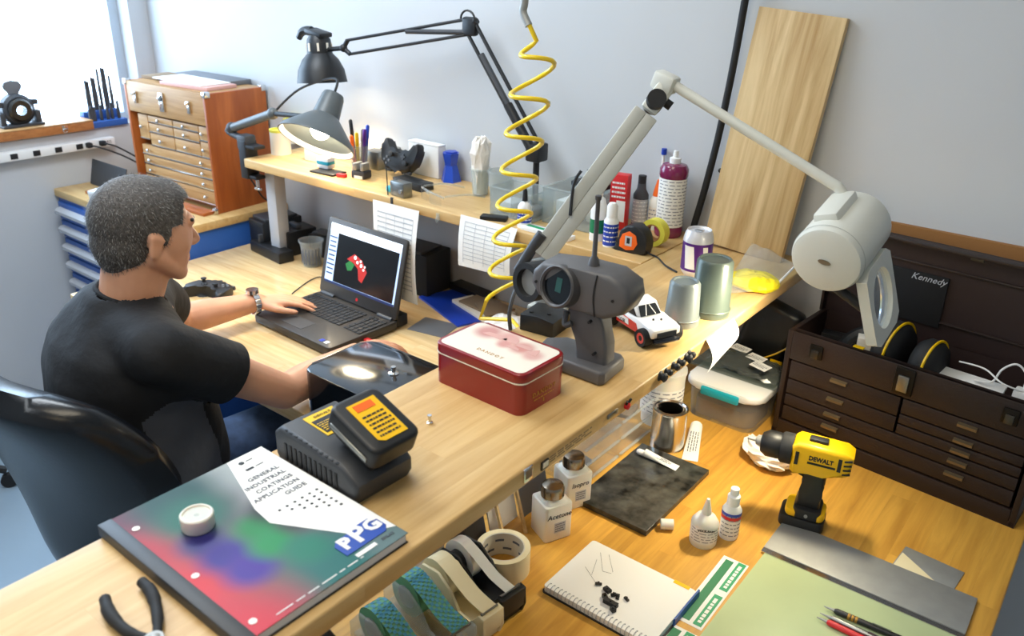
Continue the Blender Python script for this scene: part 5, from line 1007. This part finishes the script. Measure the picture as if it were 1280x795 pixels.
for y in (.045, .165): b = B(); b.box((W/2, y, .005), (W-.02, .006, .006), bev=.002, m=lm_); b.done('lid_rib', 'toolbrown', lid)
b = B(); b.box((.175, .09, .006), (.16, .115, .006), bev=.002, m=lm_); b.done('felt_pad', 'feltblack', lid)
text('Kennedy', .020, 'graym', lid, lm_ @ Matrix.Translation((.215, .137, .0098)), shear=.35)
for x in (.06, .30): b = B(); b.box((x, .208, .016), (.025, .008, .012), bev=.001, m=lm_); b.done('latch_plate', 'darkmetal', lid)
TM = Matrix.Translation((.332, -.205, Z0)) @ Matrix.Rotation(-.085, 4, 'Z')
def tbp(x, y, z): return TM @ V((x, y, z))
hz = .1912
hp_ = T('ear_muffs', 'black ear muffs with yellow piping lying in the brown chest', 'ear muffs', tbp(.222, .085, hz), -.25); hp_.scale = (1.2, 1.2, 1.2)
for x, rx in ((-.02, .055), (.045, .045)):
    mm = frame((x, 0, .048), (0, .7, .7), (0, -.7, .7), (1, 0, 0)); b = B(); b.lathe([(0, -.022), (rx*.8, -.020), (rx, -.008), (rx, .008), (rx*.8, .020), (0, .022)], 28, mm); e = b.done('ear_cup', 'rubber', hp_, smooth=60)
    b = B(); b.tube([mm @ V((rx*1.01*math.cos(a), rx*1.01*math.sin(a), .009)) for a in [i*2*PI/28 for i in range(28)]], .0025, 6, closed=True); b.done('piping', 'yellow', e)
b = B(); b.tube([(-.05, .02, .055), (-.09, .03, .05), (-.11, .0, .03), (-.10, -.03, .014)], .012, 8, 5); b.done('band', 'black', hp_)
sheet('yellow_tag', 'small yellow tag on the brown chest front rim', 'tag', tbp(.150, .018, H0+.0005), (.022, .012, .002), -.1, 'yellow')
for i, (x, y, d, mt, nm, lab) in enumerate(((.06, .06, (.05, .03, .03), 'black', 'black_meter', 'black meter lying in the brown chest left end'), (.10, .05, (.06, .02, .05), 'pink', 'pink_card', 'pink card edge standing in the brown chest'), (.075, .115, (.08, .03, .045), 'black', 'black_pouch', 'black pouch at the back of brown chest interior'), (.13, .11, (.03, .03, .06), 'cream', 'spray_cap', 'pale round-edged spray cap beside the ear muffs'))): sheet(nm, lab, 'box' if i != 1 else 'card', tbp(x, y, hz), d, .15*i-.2, mt)  # last entry is a spray cap, modelled as a pale box
pdx = T('power_adapter', 'white adapter and card in the right end of brown chest', 'adapter', tbp(.386, .075, hz), -.1); b = B(); b.box((-.03, 0, .045), (.13, .05, .006), r=(.25, 0, 0), bev=.001); b.done('card', 'white', pdx); b = B(); b.box((.075, .01, .05), (.05, .03, .024), bev=.004); b.done('brick', 'white', pdx); b = B(); b.box((-.03, .0, .02), (.12, .09, .04), bev=.003); b.done('carton', 'white', pdx)
b = B(); b.tube([(.065, .01, .062), (.06, .02, .09), (.04, .02, .105), (.02, .01, .09), (.01, 0, .062), (-.02, .0, .055)], .0022, 6, 6); b.tube([(.07, 0, .062), (.03, -.01, .07), (-.01, .01, .08), (-.06, .02, .075)], .0018, 6, 6); b.done('cable', 'white', pdx)
b = B(); b.box((.76, -.008, 1.0), (.62, .013, .50)); tag(b.done('back_board', 'cardboard'), 'brown wooden board against the wall behind machinist chest', 'board')

# ------------------------------------------------------------------ golden bench: drill, container, cans
dr = T('cordless_drill', 'yellow and black cordless drill standing on its battery', 'drill', (.516, -.497, Z0), PI-.20+.42); dr.scale = (.86, 1.05, 1.04)
# local x = chuck direction
df = frame((0, 0, 0), (1, 0, 0), (0, 0, 1), (0, -1, 0))
b = B(); b.prism(rrect(.098, .060, .012, 4, .004, 0), 0, .024, bev=.005, seg=2); b.done('battery', 'black', dr)
b = B(); b.prism(rrect(.086, .056, .014, 4, .0, 0), .024, .040, bev=.005, seg=2); b.done('battery_mount', 'dewy', dr); b = B(); b.prism(rrect(.060, .059, .012, 4, -.004, 0), .0245, .046, bev=.004); b.done('foot_grip', 'black', dr)
hdl = [(-.030, .040), (.026, .040), (.024, .055), (.014, .080), (.016, .105), (.022, .135), (-.026, .135), (-.030, .10), (-.022, .075)]
b = B(); b.prism(hdl, -.017, .017, m=df, bev=.007, seg=3); b.done('handle', 'black', dr, smooth=50)
b = B(); b.prism([(.018, .100), (.030, .104), (.032, .122), (.020, .130)], -.007, .007, m=df, bev=.003); b.done('trigger', 'ink', dr)
bd = [(-.074, .135), (-.060, .128), (-.02, .130), (.010, .122), (.040, .112), (.050, .120), (.052, .170), (.040, .180), (-.060, .178), (-.076, .170)]
b = B(); b.prism(bd, -.027, .027, m=df, bev=.009, seg=3); hb = b.done('motor_housing', 'dewy', dr, smooth=50)
for i in range(4): b = B(); b.box((-.066, .0268, .140+.009*i), (.016, .003, .003), r=(0, .2, 0)); b.done('vent_slot', 'ink', hb)
for x_, z_ in ((-.050, .155), (.038, .150)): b = B(); b.box((x_, .0272, z_), (.0075, .002, .026)); b.done('side_grille', 'ink', hb)
b = B(); b.box((.0, 0, .181), (.040, .018, .008), bev=.003); b.done('gear_slider', 'ink', hb)
text('DEWALT', .0125, 'ink', hb, flat((-.012, .0276, .156), (-1, 0, 0), (0, 0, 1)), bold=.0005); b = B(); b.box((-.014, .0274, .146), (.058, .001, .004)); b.done('stripe', 'ink', hb)
text('DEWALT', .0125, 'ink', hb, flat((-.012, -.0276, .156), (1, 0, 0), (0, 0, 1)), bold=.0005)
ck = axz((.050, 0, .150), (1, 0, 0)); b = B(); b.lathe([(.029, 0), (.029, .022), (.026, .026)], 28, ck); b.done('clutch_ring', 'rubber', dr)
b = B(); b.lathe([(.024, .026), (.025, .030), (.025, .055), (.018, .068), (.012, .070)], 28, ck); b.done('chuck', 'black', dr); b = B(); b.lathe([(.011, .070), (.008, .080), (.003, .082), (.0025, .098), (0, .100)], 16, ck); b.done('drill_bit', 'steel', dr)
b = B(); b.sph((0, 0, 0), (.0, .0, .0)) if 0 else b.prism(circ(.004, 10), 0, .001, m=frame((-.004, .0298, .034), (1, 0, 0), (0, 0, 1), (0, -1, 0))); b.done('screw', 'steel', dr)
# crumpled tissue
r = random.Random(31); b = B(); b.sph((0, 0, .022), (.060, .038, .026), 24, 14)
for v in b.b.verts: v.co *= 1+r.uniform(-.16, .2); v.co.z = max(0, v.co.z)
q = at(955, 580, Z0); tag(b.done('crumpled_tissue', 'tissue', loc=(q.x, q.y+.01, Z0), rot=(0, 0, -.4), smooth=0), 'crumpled white tissue behind the drill chuck', 'tissue')
# container with teal latch
cn = T('snap_container', 'clear plastic container with white lid and teal latch by brown chest', 'container', (.222, -.185, Z0), .0)
b = B(); b.prism(rrect(.165, .150, .03, 5), 0, .080, taper=1.07); b.done('tub', 'clearmilk', cn); b = B(); b.prism(rrect(.150, .13, .03, 5), .004, .045); b.done('contents', 'kraft', cn)
b = B(); b.prism(rrect(.192, .172, .035, 6), .080, .098, bev=.006, seg=3); b.done('lid', 'white', cn); b = B(); b.box((.0, -.089, .083), (.095, .010, .022), bev=.005); b.done('latch', 'teal', cn)
r = random.Random(5)
pbg = T('parts_bag', 'crumpled grey clear bags with white labels on the container lid', 'bag', (.222, -.148, Z0+.0985))
b = B(); b.grid(18, 14, lambda u, v: V(((u-.5)*.22-.01, (v-.5)*.105, .012+.028*math.sin(PI*u)*math.sin(PI*v)+r.uniform(0, .010)))); b.grid(18, 14, lambda u, v: V(((u-.5)*.22-.01, (v-.5)*.105, .001))); b.done('film', 'baggray', pbg, smooth=0)
b = B(); b.sph((.0, .01, .016), (.08, .045, .014), 16, 10); b.done('contents', 'dkgray', pbg)
for x, y, a in ((.03, -.005, -.25), (.055, -.04, -.3), (-.02, .02, -.2)): b = B(); b.box((x, y, .046), (.045, .028, .0006), r=(.1, 0, a)); lb_ = b.done('label', 'paper', pbg); b = B(); lines(b, Matrix.Translation((x, y, .0468)) @ Matrix.Rotation(a, 4, 'Z'), .036, 3, .006, .002); b.done('lettering', 'print', lb_)
bs = T('black_bag', 'black padded bag with yellow piping behind the container lid', 'bag', (.228, -.055, Z0)); 
b = B(); b.box((0, 0, .13), (.13, .05, .26), r=(-.0, .26, 0), bev=.02, seg=3)
for v in b.b.verts: v.co.z = max(v.co.z, 0)
b.done('body', 'blackbag', bs); b = B(); b.tube([(-.075, -.031, .115), (-.01, -.031, .105), (.055, -.031, .145), (.10, -.031, .20)], .0022, 6, 5); b.done('piping', 'yellow', bs); b = B(); b.box((.05, -.032, .115), (.03, .004, .012), bev=.001); b.done('tag', 'yellow', bs)
# paint can, tubes, board
pcn = T('paint_can', 'small open steel paint can on the bench under raised shelf', 'can', at(833, 556, Z0)); b = B(); b.lathe([(0, .002), (.037, .002), (.039, 0), (.039, .004), (.038, .006), (.038, .090), (.0395, .092), (.0395, .097), (.036, .097), (.033, .093), (.030, .093), (.029, .097), (.0275, .096), (.0275, .07), (0, .07)], 40); b.done('can', 'chrome', pcn); b = B(); b.lathe([(0, .072), (.0272, .072)], 28); b.done('dried_paint', 'kraft', pcn)
bottle('plastic_tub', 'white printed plastic tub behind the paint can', V((.105, -.33, Z0))+V((0,0,0)), [(0, 0), (.045, 0), (.050, .13), (.052, .13), (.052, .138), (0, .138)], 'milky', None, lab=(.0495, .03, .10, 6), z=Z0)
def glue_tube(label, a, c, r0, z, sd):
    t = T('glue_tube', label, 'tube', (a.x, a.y, z)); d = (c-a); d.z = 0; L = d.length; m = frame((0, 0, 0), d.normalized(), UP.cross(d.normalized()), UP); b = B()
    n = 12; b.grid(12, 12, lambda u, v: m @ V((L*(.16+.84*u), r0*(1+.25*u)*math.cos(2*PI*v), max(.0006, r0*(1-u)+.0008) + max(.0006, r0*(1-u)+.0004)*math.sin(2*PI*v)))); b.done('tube', 'white', t, smooth=60)
    b = B(); b.lathe([(.006, 0), (.0068, .001), (.0068, .014), (.004, .018)], 14, m @ axz((L*.14, 0, .007), (-1, 0, 0))); b.done('cap', 'white', t); b = B(); lines(b, m @ frame((L*.62, 0, r0*.98+.001), (1, 0, 0), (0, 1, 0), (0, 0, 1)) @ Matrix.Rotation(.16*r0/.012, 4, 'Y'), L*.45, 4, r0*.4, r0*.14, seed=sd); b.done('lettering', 'print', t)
glue_tube('white glue tube lying on the black stone slab', at(799, 567, Z0+.014), at(847, 585, Z0+.014), .009, Z0+.0122, 3)
glue_tube('flat white glue tube on the bench beside paint can', at(871, 533, Z0), at(862, 576, Z0), .014, Z0, 4)
sb = T('stone_slab', 'black speckled stone slab on the golden workbench', 'slab', (.218, -.602, Z0), .0); b = B(); b.box((0, 0, .006), (.164, .268, .012), bev=.001); b.done('slab', 'stone', sb)
q = at(833, 661, Z0); t = T('clear_lid', 'small clear plastic cap lying by the stone slab corner', 'cap', (q.x, q.y, Z0), .6); b = B(); b.lathe([(.0105, -.012), (.0105, .012), (.0085, .012), (.0085, -.009), (0, -.009)], 20, frame((0, 0, .0106), (0, 1, 0), (0, 0, 1), (1, 0, 0))); b.done('cap', 'milky', t)  # small clear lid lying on its side
def menda(label, word, q, rz):
    t = T('pump_dispenser', label, 'dispenser', (q.x, q.y, Z0), rz); b = B(); b.prism(rrect(.058, .058, .006, 3), 0, .078, bev=.003); b.prism(rrect(.050, .050, .010, 3), .078, .088, taper=.65); b.done('bottle', 'milky', t); b = B(); b.lathe([(.020, .084), (.0225, .086), (.0225, .102), (.020, .108), (.010, .112), (0, .1125)], 28); b.done('pump_cap', 'capmetal', t)
    text(word, .015, 'ink', t, flat((.0293, .0, .056), (0, 1, 0), (0, 0, 1)), shear=.2); b = B(); b.box((.0293, .002, .030), (.0006, .024, .022)); l = b.done('label', 'graym', t); b = B(); lines(b, flat((.0297, .002, .030), (0, 1, 0), (0, 0, 1)), .02, 4, .005, .0016); b.done('lettering', 'print', l)
menda('white square pump dispenser nearest the masking tape roll', 'Acetone', at(688, 664, Z0), -.42); menda('second white square pump dispenser beside the clear drawer case', 'Isopro', at(714, 625, Z0), -.42)
bottle('glue_squeeze_bottle', 'translucent squeeze bottle with pointed tip on golden bench', at(878, 677, Z0)+V((0,0,0)), [(0, 0), (.024, 0), (.0255, .003), (.0255, .048), (.018, .060), (.009, .066), (.009, .070), (.003, .098), (0, .099)], 'milky', None, lab=(.0259, .012, .046, 5), labm='white', z=Z0)
gsb = bpy.data.objects['glue_squeeze_bottle']; text('STICK FAST', .006, 'ink', gsb, flat((.0135, -.0228, .044), (.86, .5, 0), (0, 0, 1)), bold=.0002)
bottle('spray_bottle', 'small white spray bottle with blue and red label', at(910, 669, Z0)+V((0,0,0)), [(0, 0), (.0175, 0), (.018, .003), (.018, .062), (.013, .072), (0, .072)], 'white', [(.012, .072), (.012, .092), (.008, .095), (.008, .108), (0, .109)], 'white', (.0184, .004, .060, 6), 'paper', z=Z0)
sbt = bpy.data.objects['spray_bottle']; b = B(); b.lathe([(.0187, .053), (.0187, .061)], 28, caps=False); b.done('label_band', 'blue', sbt); b = B(); b.lathe([(.0187, .045), (.0187, .053)], 28, caps=False); b.done('label_band', 'red', sbt)
# masking tape roll and dispensers
mt_ = T('masking_tape', 'wide roll of cream masking tape lying flat', 'tape', (at(628, 713, Z0).x-.004, at(628, 713, Z0).y+.006, Z0)); b = B(); b.lathe([(.0385, 0), (.0485, 0), (.0485, .048), (.0385, .048), (.0385, 0)], 48, caps=False); b.done('tape', 'tapecream', mt_); b = B(); b.lathe([(.0365, .0005), (.0386, .0005), (.0386, .0475), (.0365, .0475), (.0365, .0005)], 48, caps=False); co = b.done('core', 'tapein', mt_)
b = B()
for rw in range(2):
    for k in range(7):
        a = k*.9+.4*rw; b.grid(4, 1, lambda u, v, a=a, rw=rw: V((.0362*math.cos(a+.45*u), .0362*math.sin(a+.45*u), .012+.018*rw+.005*v)))
b.done('lettering', 'print', co)
def dispenser(name, label, p, rz, bodym, tapem, W_=.055, checker=None, tw=.74):
    t = T(name, label, 'tape dispenser', (p.x, p.y, Z0), rz); pf = frame((0, 0, 0), (1, 0, 0), (0, 0, 1), (0, -1, 0))
    sd = [(-.085, 0), (.085, 0), (.092, .020), (.090, .052), (.078, .054), (.060, .028), (.030, .030), (.012, .058), (-.020, .078), (-.060, .072), (-.085, .040)]
    for s in (-1, 1): b = B(); b.prism(sd, s*W_/2-.0025, s*W_/2+.0025, m=pf, bev=.001); b.done('side', bodym, t)
    b = B(); b.box((0, 0, .008), (.165, W_-.005, .016)); b.done('base', bodym, t); b = B(); b.box((.086, 0, .035), (.010, W_+.005, .036), bev=.002); b.done('front_plate', bodym, t); b = B(); b.box((.080, 0, .054), (.004, W_-.006, .004)); b.done('cutter', 'brushed', t)
    b = B(); b.lathe([(.020, -W_*tw/2), (.036, -W_*tw/2), (.036, W_*tw/2), (.020, W_*tw/2), (.020, -W_*tw/2)], 32, frame((-.034, 0, .054), (1, 0, 0), (0, 0, 1), (0, -1, 0)), caps=False); rl = b.done('tape_roll', tapem, t); b = B(); b.lathe([(.0, -W_*.40), (.0198, -W_*.40), (.0198, W_*.40), (0, W_*.40)], 24, frame((-.034, 0, .054), (1, 0, 0), (0, 0, 1), (0, -1, 0))); b.done('hub', bodym, t)
    b = B(); P = [V((-.030, 0, .0902)), V((.0, 0, .080)), V((.04, 0, .062)), V((.080, 0, .0565))]; b.grid(8, 1, lambda u, v: spline(P, 4)[min(12, round(u*12))] + V((0, (v-.5)*W_*tw, 0))); b.solid(.0006); b.done('tape_end', tapem, t)
    if checker:
        b = B(); S = spline(P, 8); n = len(S)-1
        for i in range(n):
            for j in range(6):
                if (i+j) % 2: b.face([S[i]+V((0, (j/6-.5)*W_*.74, .0012)), S[i+1]+V((0, (j/6-.5)*W_*.74, .0012)), S[i+1]+V((0, ((j+1)/6-.5)*W_*.74, .0012)), S[i]+V((0, ((j+1)/6-.5)*W_*.74, .0012))])
        b.done('check_print', checker, t, smooth=0); b = B()
        for i in range(14):
            a0 = PI*.15+i*PI*1.3/14
            for j in range(6):
                if (i+j) % 2:
                    f2 = lambda a, y: V((-.034+.0366*math.cos(a), y, .054+.0366*math.sin(a))); y0, y1 = (j/6-.5)*W_*.74, ((j+1)/6-.5)*W_*.74; b.face([f2(a0, y0), f2(a0+PI*1.3/14, y0), f2(a0+PI*1.3/14, y1), f2(a0, y1)])
        b.done('check_print', checker, t, smooth=0)
dispenser('tape_dispenser', 'black desk tape dispenser with clear tape beside masking roll', at(603, 738, Z0)+V((-.006, -.008, 0)), -.12, 'black', 'milky', .050, tw=.42)
dispenser('tape_dispenser', 'cream tape dispenser holding masking tape beside the black one', at(570, 762, Z0), -.12, 'tapecream', 'tapecream', .040)
dispenser('tape_dispenser', 'clear dispenser with green and blue checked tape', at(535, 785, Z0), -.12, 'clearmilk', 'tapegreen', .045, 'tapecheck')
dispenser('tape_dispenser', 'clear dispenser with second roll of green checked tape half under shelf', at(502, 822, Z0)+V((0, -.012, 0)), -.12, 'clearmilk', 'tapegreen', .045, 'tapecheck')
bk_ = T('black_punch_tool', 'black hand punch with ring eyelet below the raised shelf front', 'punch', (at(452, 790, Z0).x+.0, at(452, 790, Z0).y-.10, Z0), -.1); b = B(); b.prism([(-.07, 0), (.07, 0), (.07, .03), (.04, .07), (-.03, .085), (-.07, .05)], -.03, .03, m=frame((0, 0, 0), (1, 0, 0), (0, 0, 1), (0, -1, 0)), bev=.010, seg=3); b.done('body', 'blackgloss', bk_); b = B(); b.tube([(.045+.007*math.cos(a), -.032, .035+.007*math.sin(a)) for a in [i*PI/6 for i in range(12)]], .002, 6, closed=True); b.done('eyelet', 'chrome', bk_)
# clear drawer case under the shelf
dc = T('clear_drawer_case', 'clear acrylic case of shallow drawers under the raised shelf', 'drawer case', (.02, -.545, Z0)); k = .003
for nm, p, d in (('floor_panel', (.05, 0, k/2), (.10, .29, k)), ('top_panel', (.05, 0, .252), (.10, .29, k)), ('side_panel', (.05, -.145, .127), (.10, k, .252)), ('side_panel', (.05, .145, .127), (.10, k, .252)), ('divider', (.05, .0, .127), (.10, k, .246))): b = B(); b.box(p, d); b.done(nm, 'clear', dc, smooth=0)
for j in range(6):
    for s in (-1, 1): b = B(); b.box((.05, s*.0725, .010+.040*j), (.095, .138, .0025)); b.box((.099, s*.0725, .028+.040*j), (.003, .138, .036)); dw_ = b.done('drawer', 'clear', dc, smooth=0); b = B(); b.box((.102, s*.0725, .012+.04*j), (.006, .136, .003)); b.done('drawer_lip', 'clearmilk', dw_, smooth=0)
for i, (y, z, mt, a) in enumerate(((-.08, .172, 'white', .6), (.06, .212, 'white', .5), (.10, .094, 'kraft', .2), (-.10, .054, 'midgray', -.2))): b = B(); b.box((.055, y, z-.0305), (.04, .06, .012), r=(0, 0, a), bev=.002); b.done('drawer_contents', mt, dc)
# cards and frames standing under the shelf
for i, (x, y, w_, h, mt, lab, nm) in enumerate(((660, 645, .09, .16, 'midgray', 'grey card standing under raised shelf behind pump dispensers', 'standing_card'), (622, 668, .08, .15, 'paper', 'white printed card leaning under raised shelf by masking tape', 'printed_card'), (600, 690, .09, .14, 'dkgray', 'dark photo card leaning under the raised shelf', 'photo_card'))):
    p = at(x, y, Z0); t = T(nm, lab, 'card', (.085-.012*i, [-.80, -.885, -.97][i], Z0), .0, rot=(0, -.22, 0)); b = B(); b.box((0, 0, h/2), (.003, w_, h)); cdo = b.done('card', mt, t); b = B(); lines(b, flat((.0018, 0, h*.6), (0, 1, 0), (0, 0, 1)), w_*.8, 5, .012, .004, seed=i); b.done('lettering', 'print', cdo)
wf = T('wooden_frame', 'thin wooden strip frame leaning below the raised shelf', 'frame', (.118, -.905, Z0), 0, rot=(0, -.30, 0))
for s in (-1, 1): b = B(); b.box((0, s*.03, .065), (.006, .005, .13)); b.done('strip', 'maple', wf)
b = B(); b.box((0, 0, .1325), (.006, .065, .005)); b.done('strip', 'maple', wf)
# notebook with parts
nbk = T('spiral_notebook', 'open white spiral notebook lying on the golden bench', 'notebook', (.236, -.835, Z0), -.0); NX, NY = .212, .158; nx0, ny1 = 0.0, 0.0
b = B(); b.prism(rrect(NX, NY, .006, 3, NX/2, -NY/2+.012), .002, .013); b.done('pages', 'paper', nbk); b = B(); b.prism(rrect(NX+.006, NY+.006, .006, 3, NX/2+.001, -NY/2+.012), 0, .002); b.done('back_cover', 'ink', nbk)
for i in range(26): 
    x = .008+i*.0078; b = B(); b.tube([(x, -NY+.012+.006+.008*math.cos(a), .0085+.0075*math.sin(a)) for a in [j*PI/5 for j in range(10)]], .0007, 5, closed=True); b.done('spiral_ring', 'graym', nbk)
b = B()
for i in range(26): b.prism(circ(.0014, 6, .008+i*.0078, -NY+.012+.012), .0128, .0133)
b.done('punched_holes', 'dkgray', nbk)
b = B()
for a, c in (((.03, -.01), (.06, -.05)), ((.06, -.05), (.075, -.045)), ((.035, -.03), (.05, -.07)), ((.045, -.005), (.075, -.04)), ((.03, -.06), (.07, -.085))):
    a, c = V((*a, .0132)), V((*c, .0132)); b.cyl(a, c, .0003, seg=4)
b.done('pencil_sketch', 'midgray', nbk); b = B(); b.box((NX+.003, -.03, .009), (.003, .09, .014)); b.done('cover_edge', 'canpurple' if 0 else 'bluecab', nbk); b = B(); b.box((.185, .009, .0135), (.030, .008, .0006)); b.done('sticky_tab', 'yellow', nbk)
for i, (x, y, a, d) in enumerate(((748, 731, .5, (.012, .005, .004)), (759, 739, -.3, (.014, .010, .006)), (767, 745, .9, (.010, .006, .005)), (756, 748, -.6, (.012, .008, .007)), (763, 756, .0, (.026, .010, .008)), (772, 747, .4, (.006, .012, .004)), (783, 750, -.4, (.011, .005, .004)), (766, 764, -.5, (.010, .008, .007)))):
    p = at(x, y, Z0+.013); b = B(); b.box((0, 0, d[2]/2), d, bev=.0008, seg=1); b.cyl((0, 0, d[2]), (0, 0, d[2]+.002), .002, seg=8); o = b.done('machined_part', 'ink' if i % 3 else 'darkmetal', loc=(p.x, p.y, Z0+.0132), rot=(0, 0, a)); tag(o, 'small dark machined metal part heaped on the notebook page', 'part', 'machined parts on the notebook')
# label sheets, cutting mat, steel rule, plate, pens
sheet('cutting_mat', 'pale green translucent cutting mat on the golden bench front', 'mat', (.745-.06, -.86, Z0), (.38, .46, .003), 0, 'mat')
sr = T('steel_rule', 'wide brushed steel straightedge lying across the green mat', 'straightedge', (.660, -.577, Z0+.0032), .012); b = B(); b.box((0, .005, .0015), (.345, .105, .003), bev=.0004); b.done('blade', 'steel', sr); b = B(); b.prism([(-.1725, -.0485), (.1725, -.0485), (.1725, -.0600), (-.1725, -.0600)], 0, .0018); b.done('bevel_edge', 'chrome', sr)
mp_ = T('metal_plate', 'small scratched grey metal plate beside the straightedge', 'plate', (.744, -.484, Z0), -.08); b = B(); b.box((0, 0, .001), (.104, .070, .002), bev=.0003); b.done('plate', 'steel', mp_); b = B(); b.prism([(-.05, -.034), (.03, -.034), (-.05, .012)], .002, .0024); b.done('adhesive_patch', 'tapecream', mp_)
for i, (x0, y0, ln) in enumerate(((.465, -.790, .20), (.470, -.99, .17))):
    ls = T('label_sheet', ['white sheet of green stickers between notebook and green mat', 'second white sheet of green stickers nearer the notebook corner'][i], 'sheet', (x0, y0, Z0+.0002+.0005*i), .02); b = B(); b.box((0, 0, .0003), (.048, ln, .0006)); b.done('backing', 'paper', ls)
    b = B(); b.box((-.009, .0, .0008), (.015, ln*.92, .0004)); b.done('sticker', 'greendark', ls)
    for y in (-.25, .27): b = B(); b.box((.013, ln*y, .0008), (.015, ln*.44, .0004)); sk = b.done('sticker', 'green', ls); b = B(); lines(b, flat((.013, ln*y, .0012), (0, 1, 0), (-1, 0, 0)), ln*.36, 1, .004, .006, seed=i+7); b.done('lettering', 'white', sk)
for i, (a, c, mt, lab) in enumerate((((1043, 763), (1130, 800), 'black', 'black pen with gold rings lying on the green mat'), ((1038, 772), (1105, 803), 'brushed', 'silver mechanical pencil between black and red pens'), ((1034, 777), (1095, 806), 'red', 'red pen lying on the green mat'))):
    p0_, p1_ = at(*a, Z0+.009), at(*c, Z0+.009); t = T('pen', lab, 'pen', (p0_.x, p0_.y, Z0+.0032)); d = (p1_-p0_).normalized(); m = axz((0, 0, .0055), d); b = B(); b.lathe([(.0035, 0), (.0052, .004), (.0052, .11), (.004, .125), (0, .126)], 14, m); b.done('barrel', mt, t); b = B(); b.lathe([(.0, -.018), (.0008, -.017), (.0022, -.004), (.0035, 0)], 12, m); b.done('tip', 'steel', t)
    if i == 0:
        for k in range(3): b = B(); b.lathe([(.0054, .022+.006*k), (.0056, .023+.006*k), (.0056, .025+.006*k), (.0054, .026+.006*k)], 14, m, caps=False); b.done('gold_ring', 'gold', t)
    b = B(); b.box((0, 0, 0), (.002, .003, .03), m=m @ Matrix.Translation((0, .006, .075))); b.done('clip', 'brushed', t)
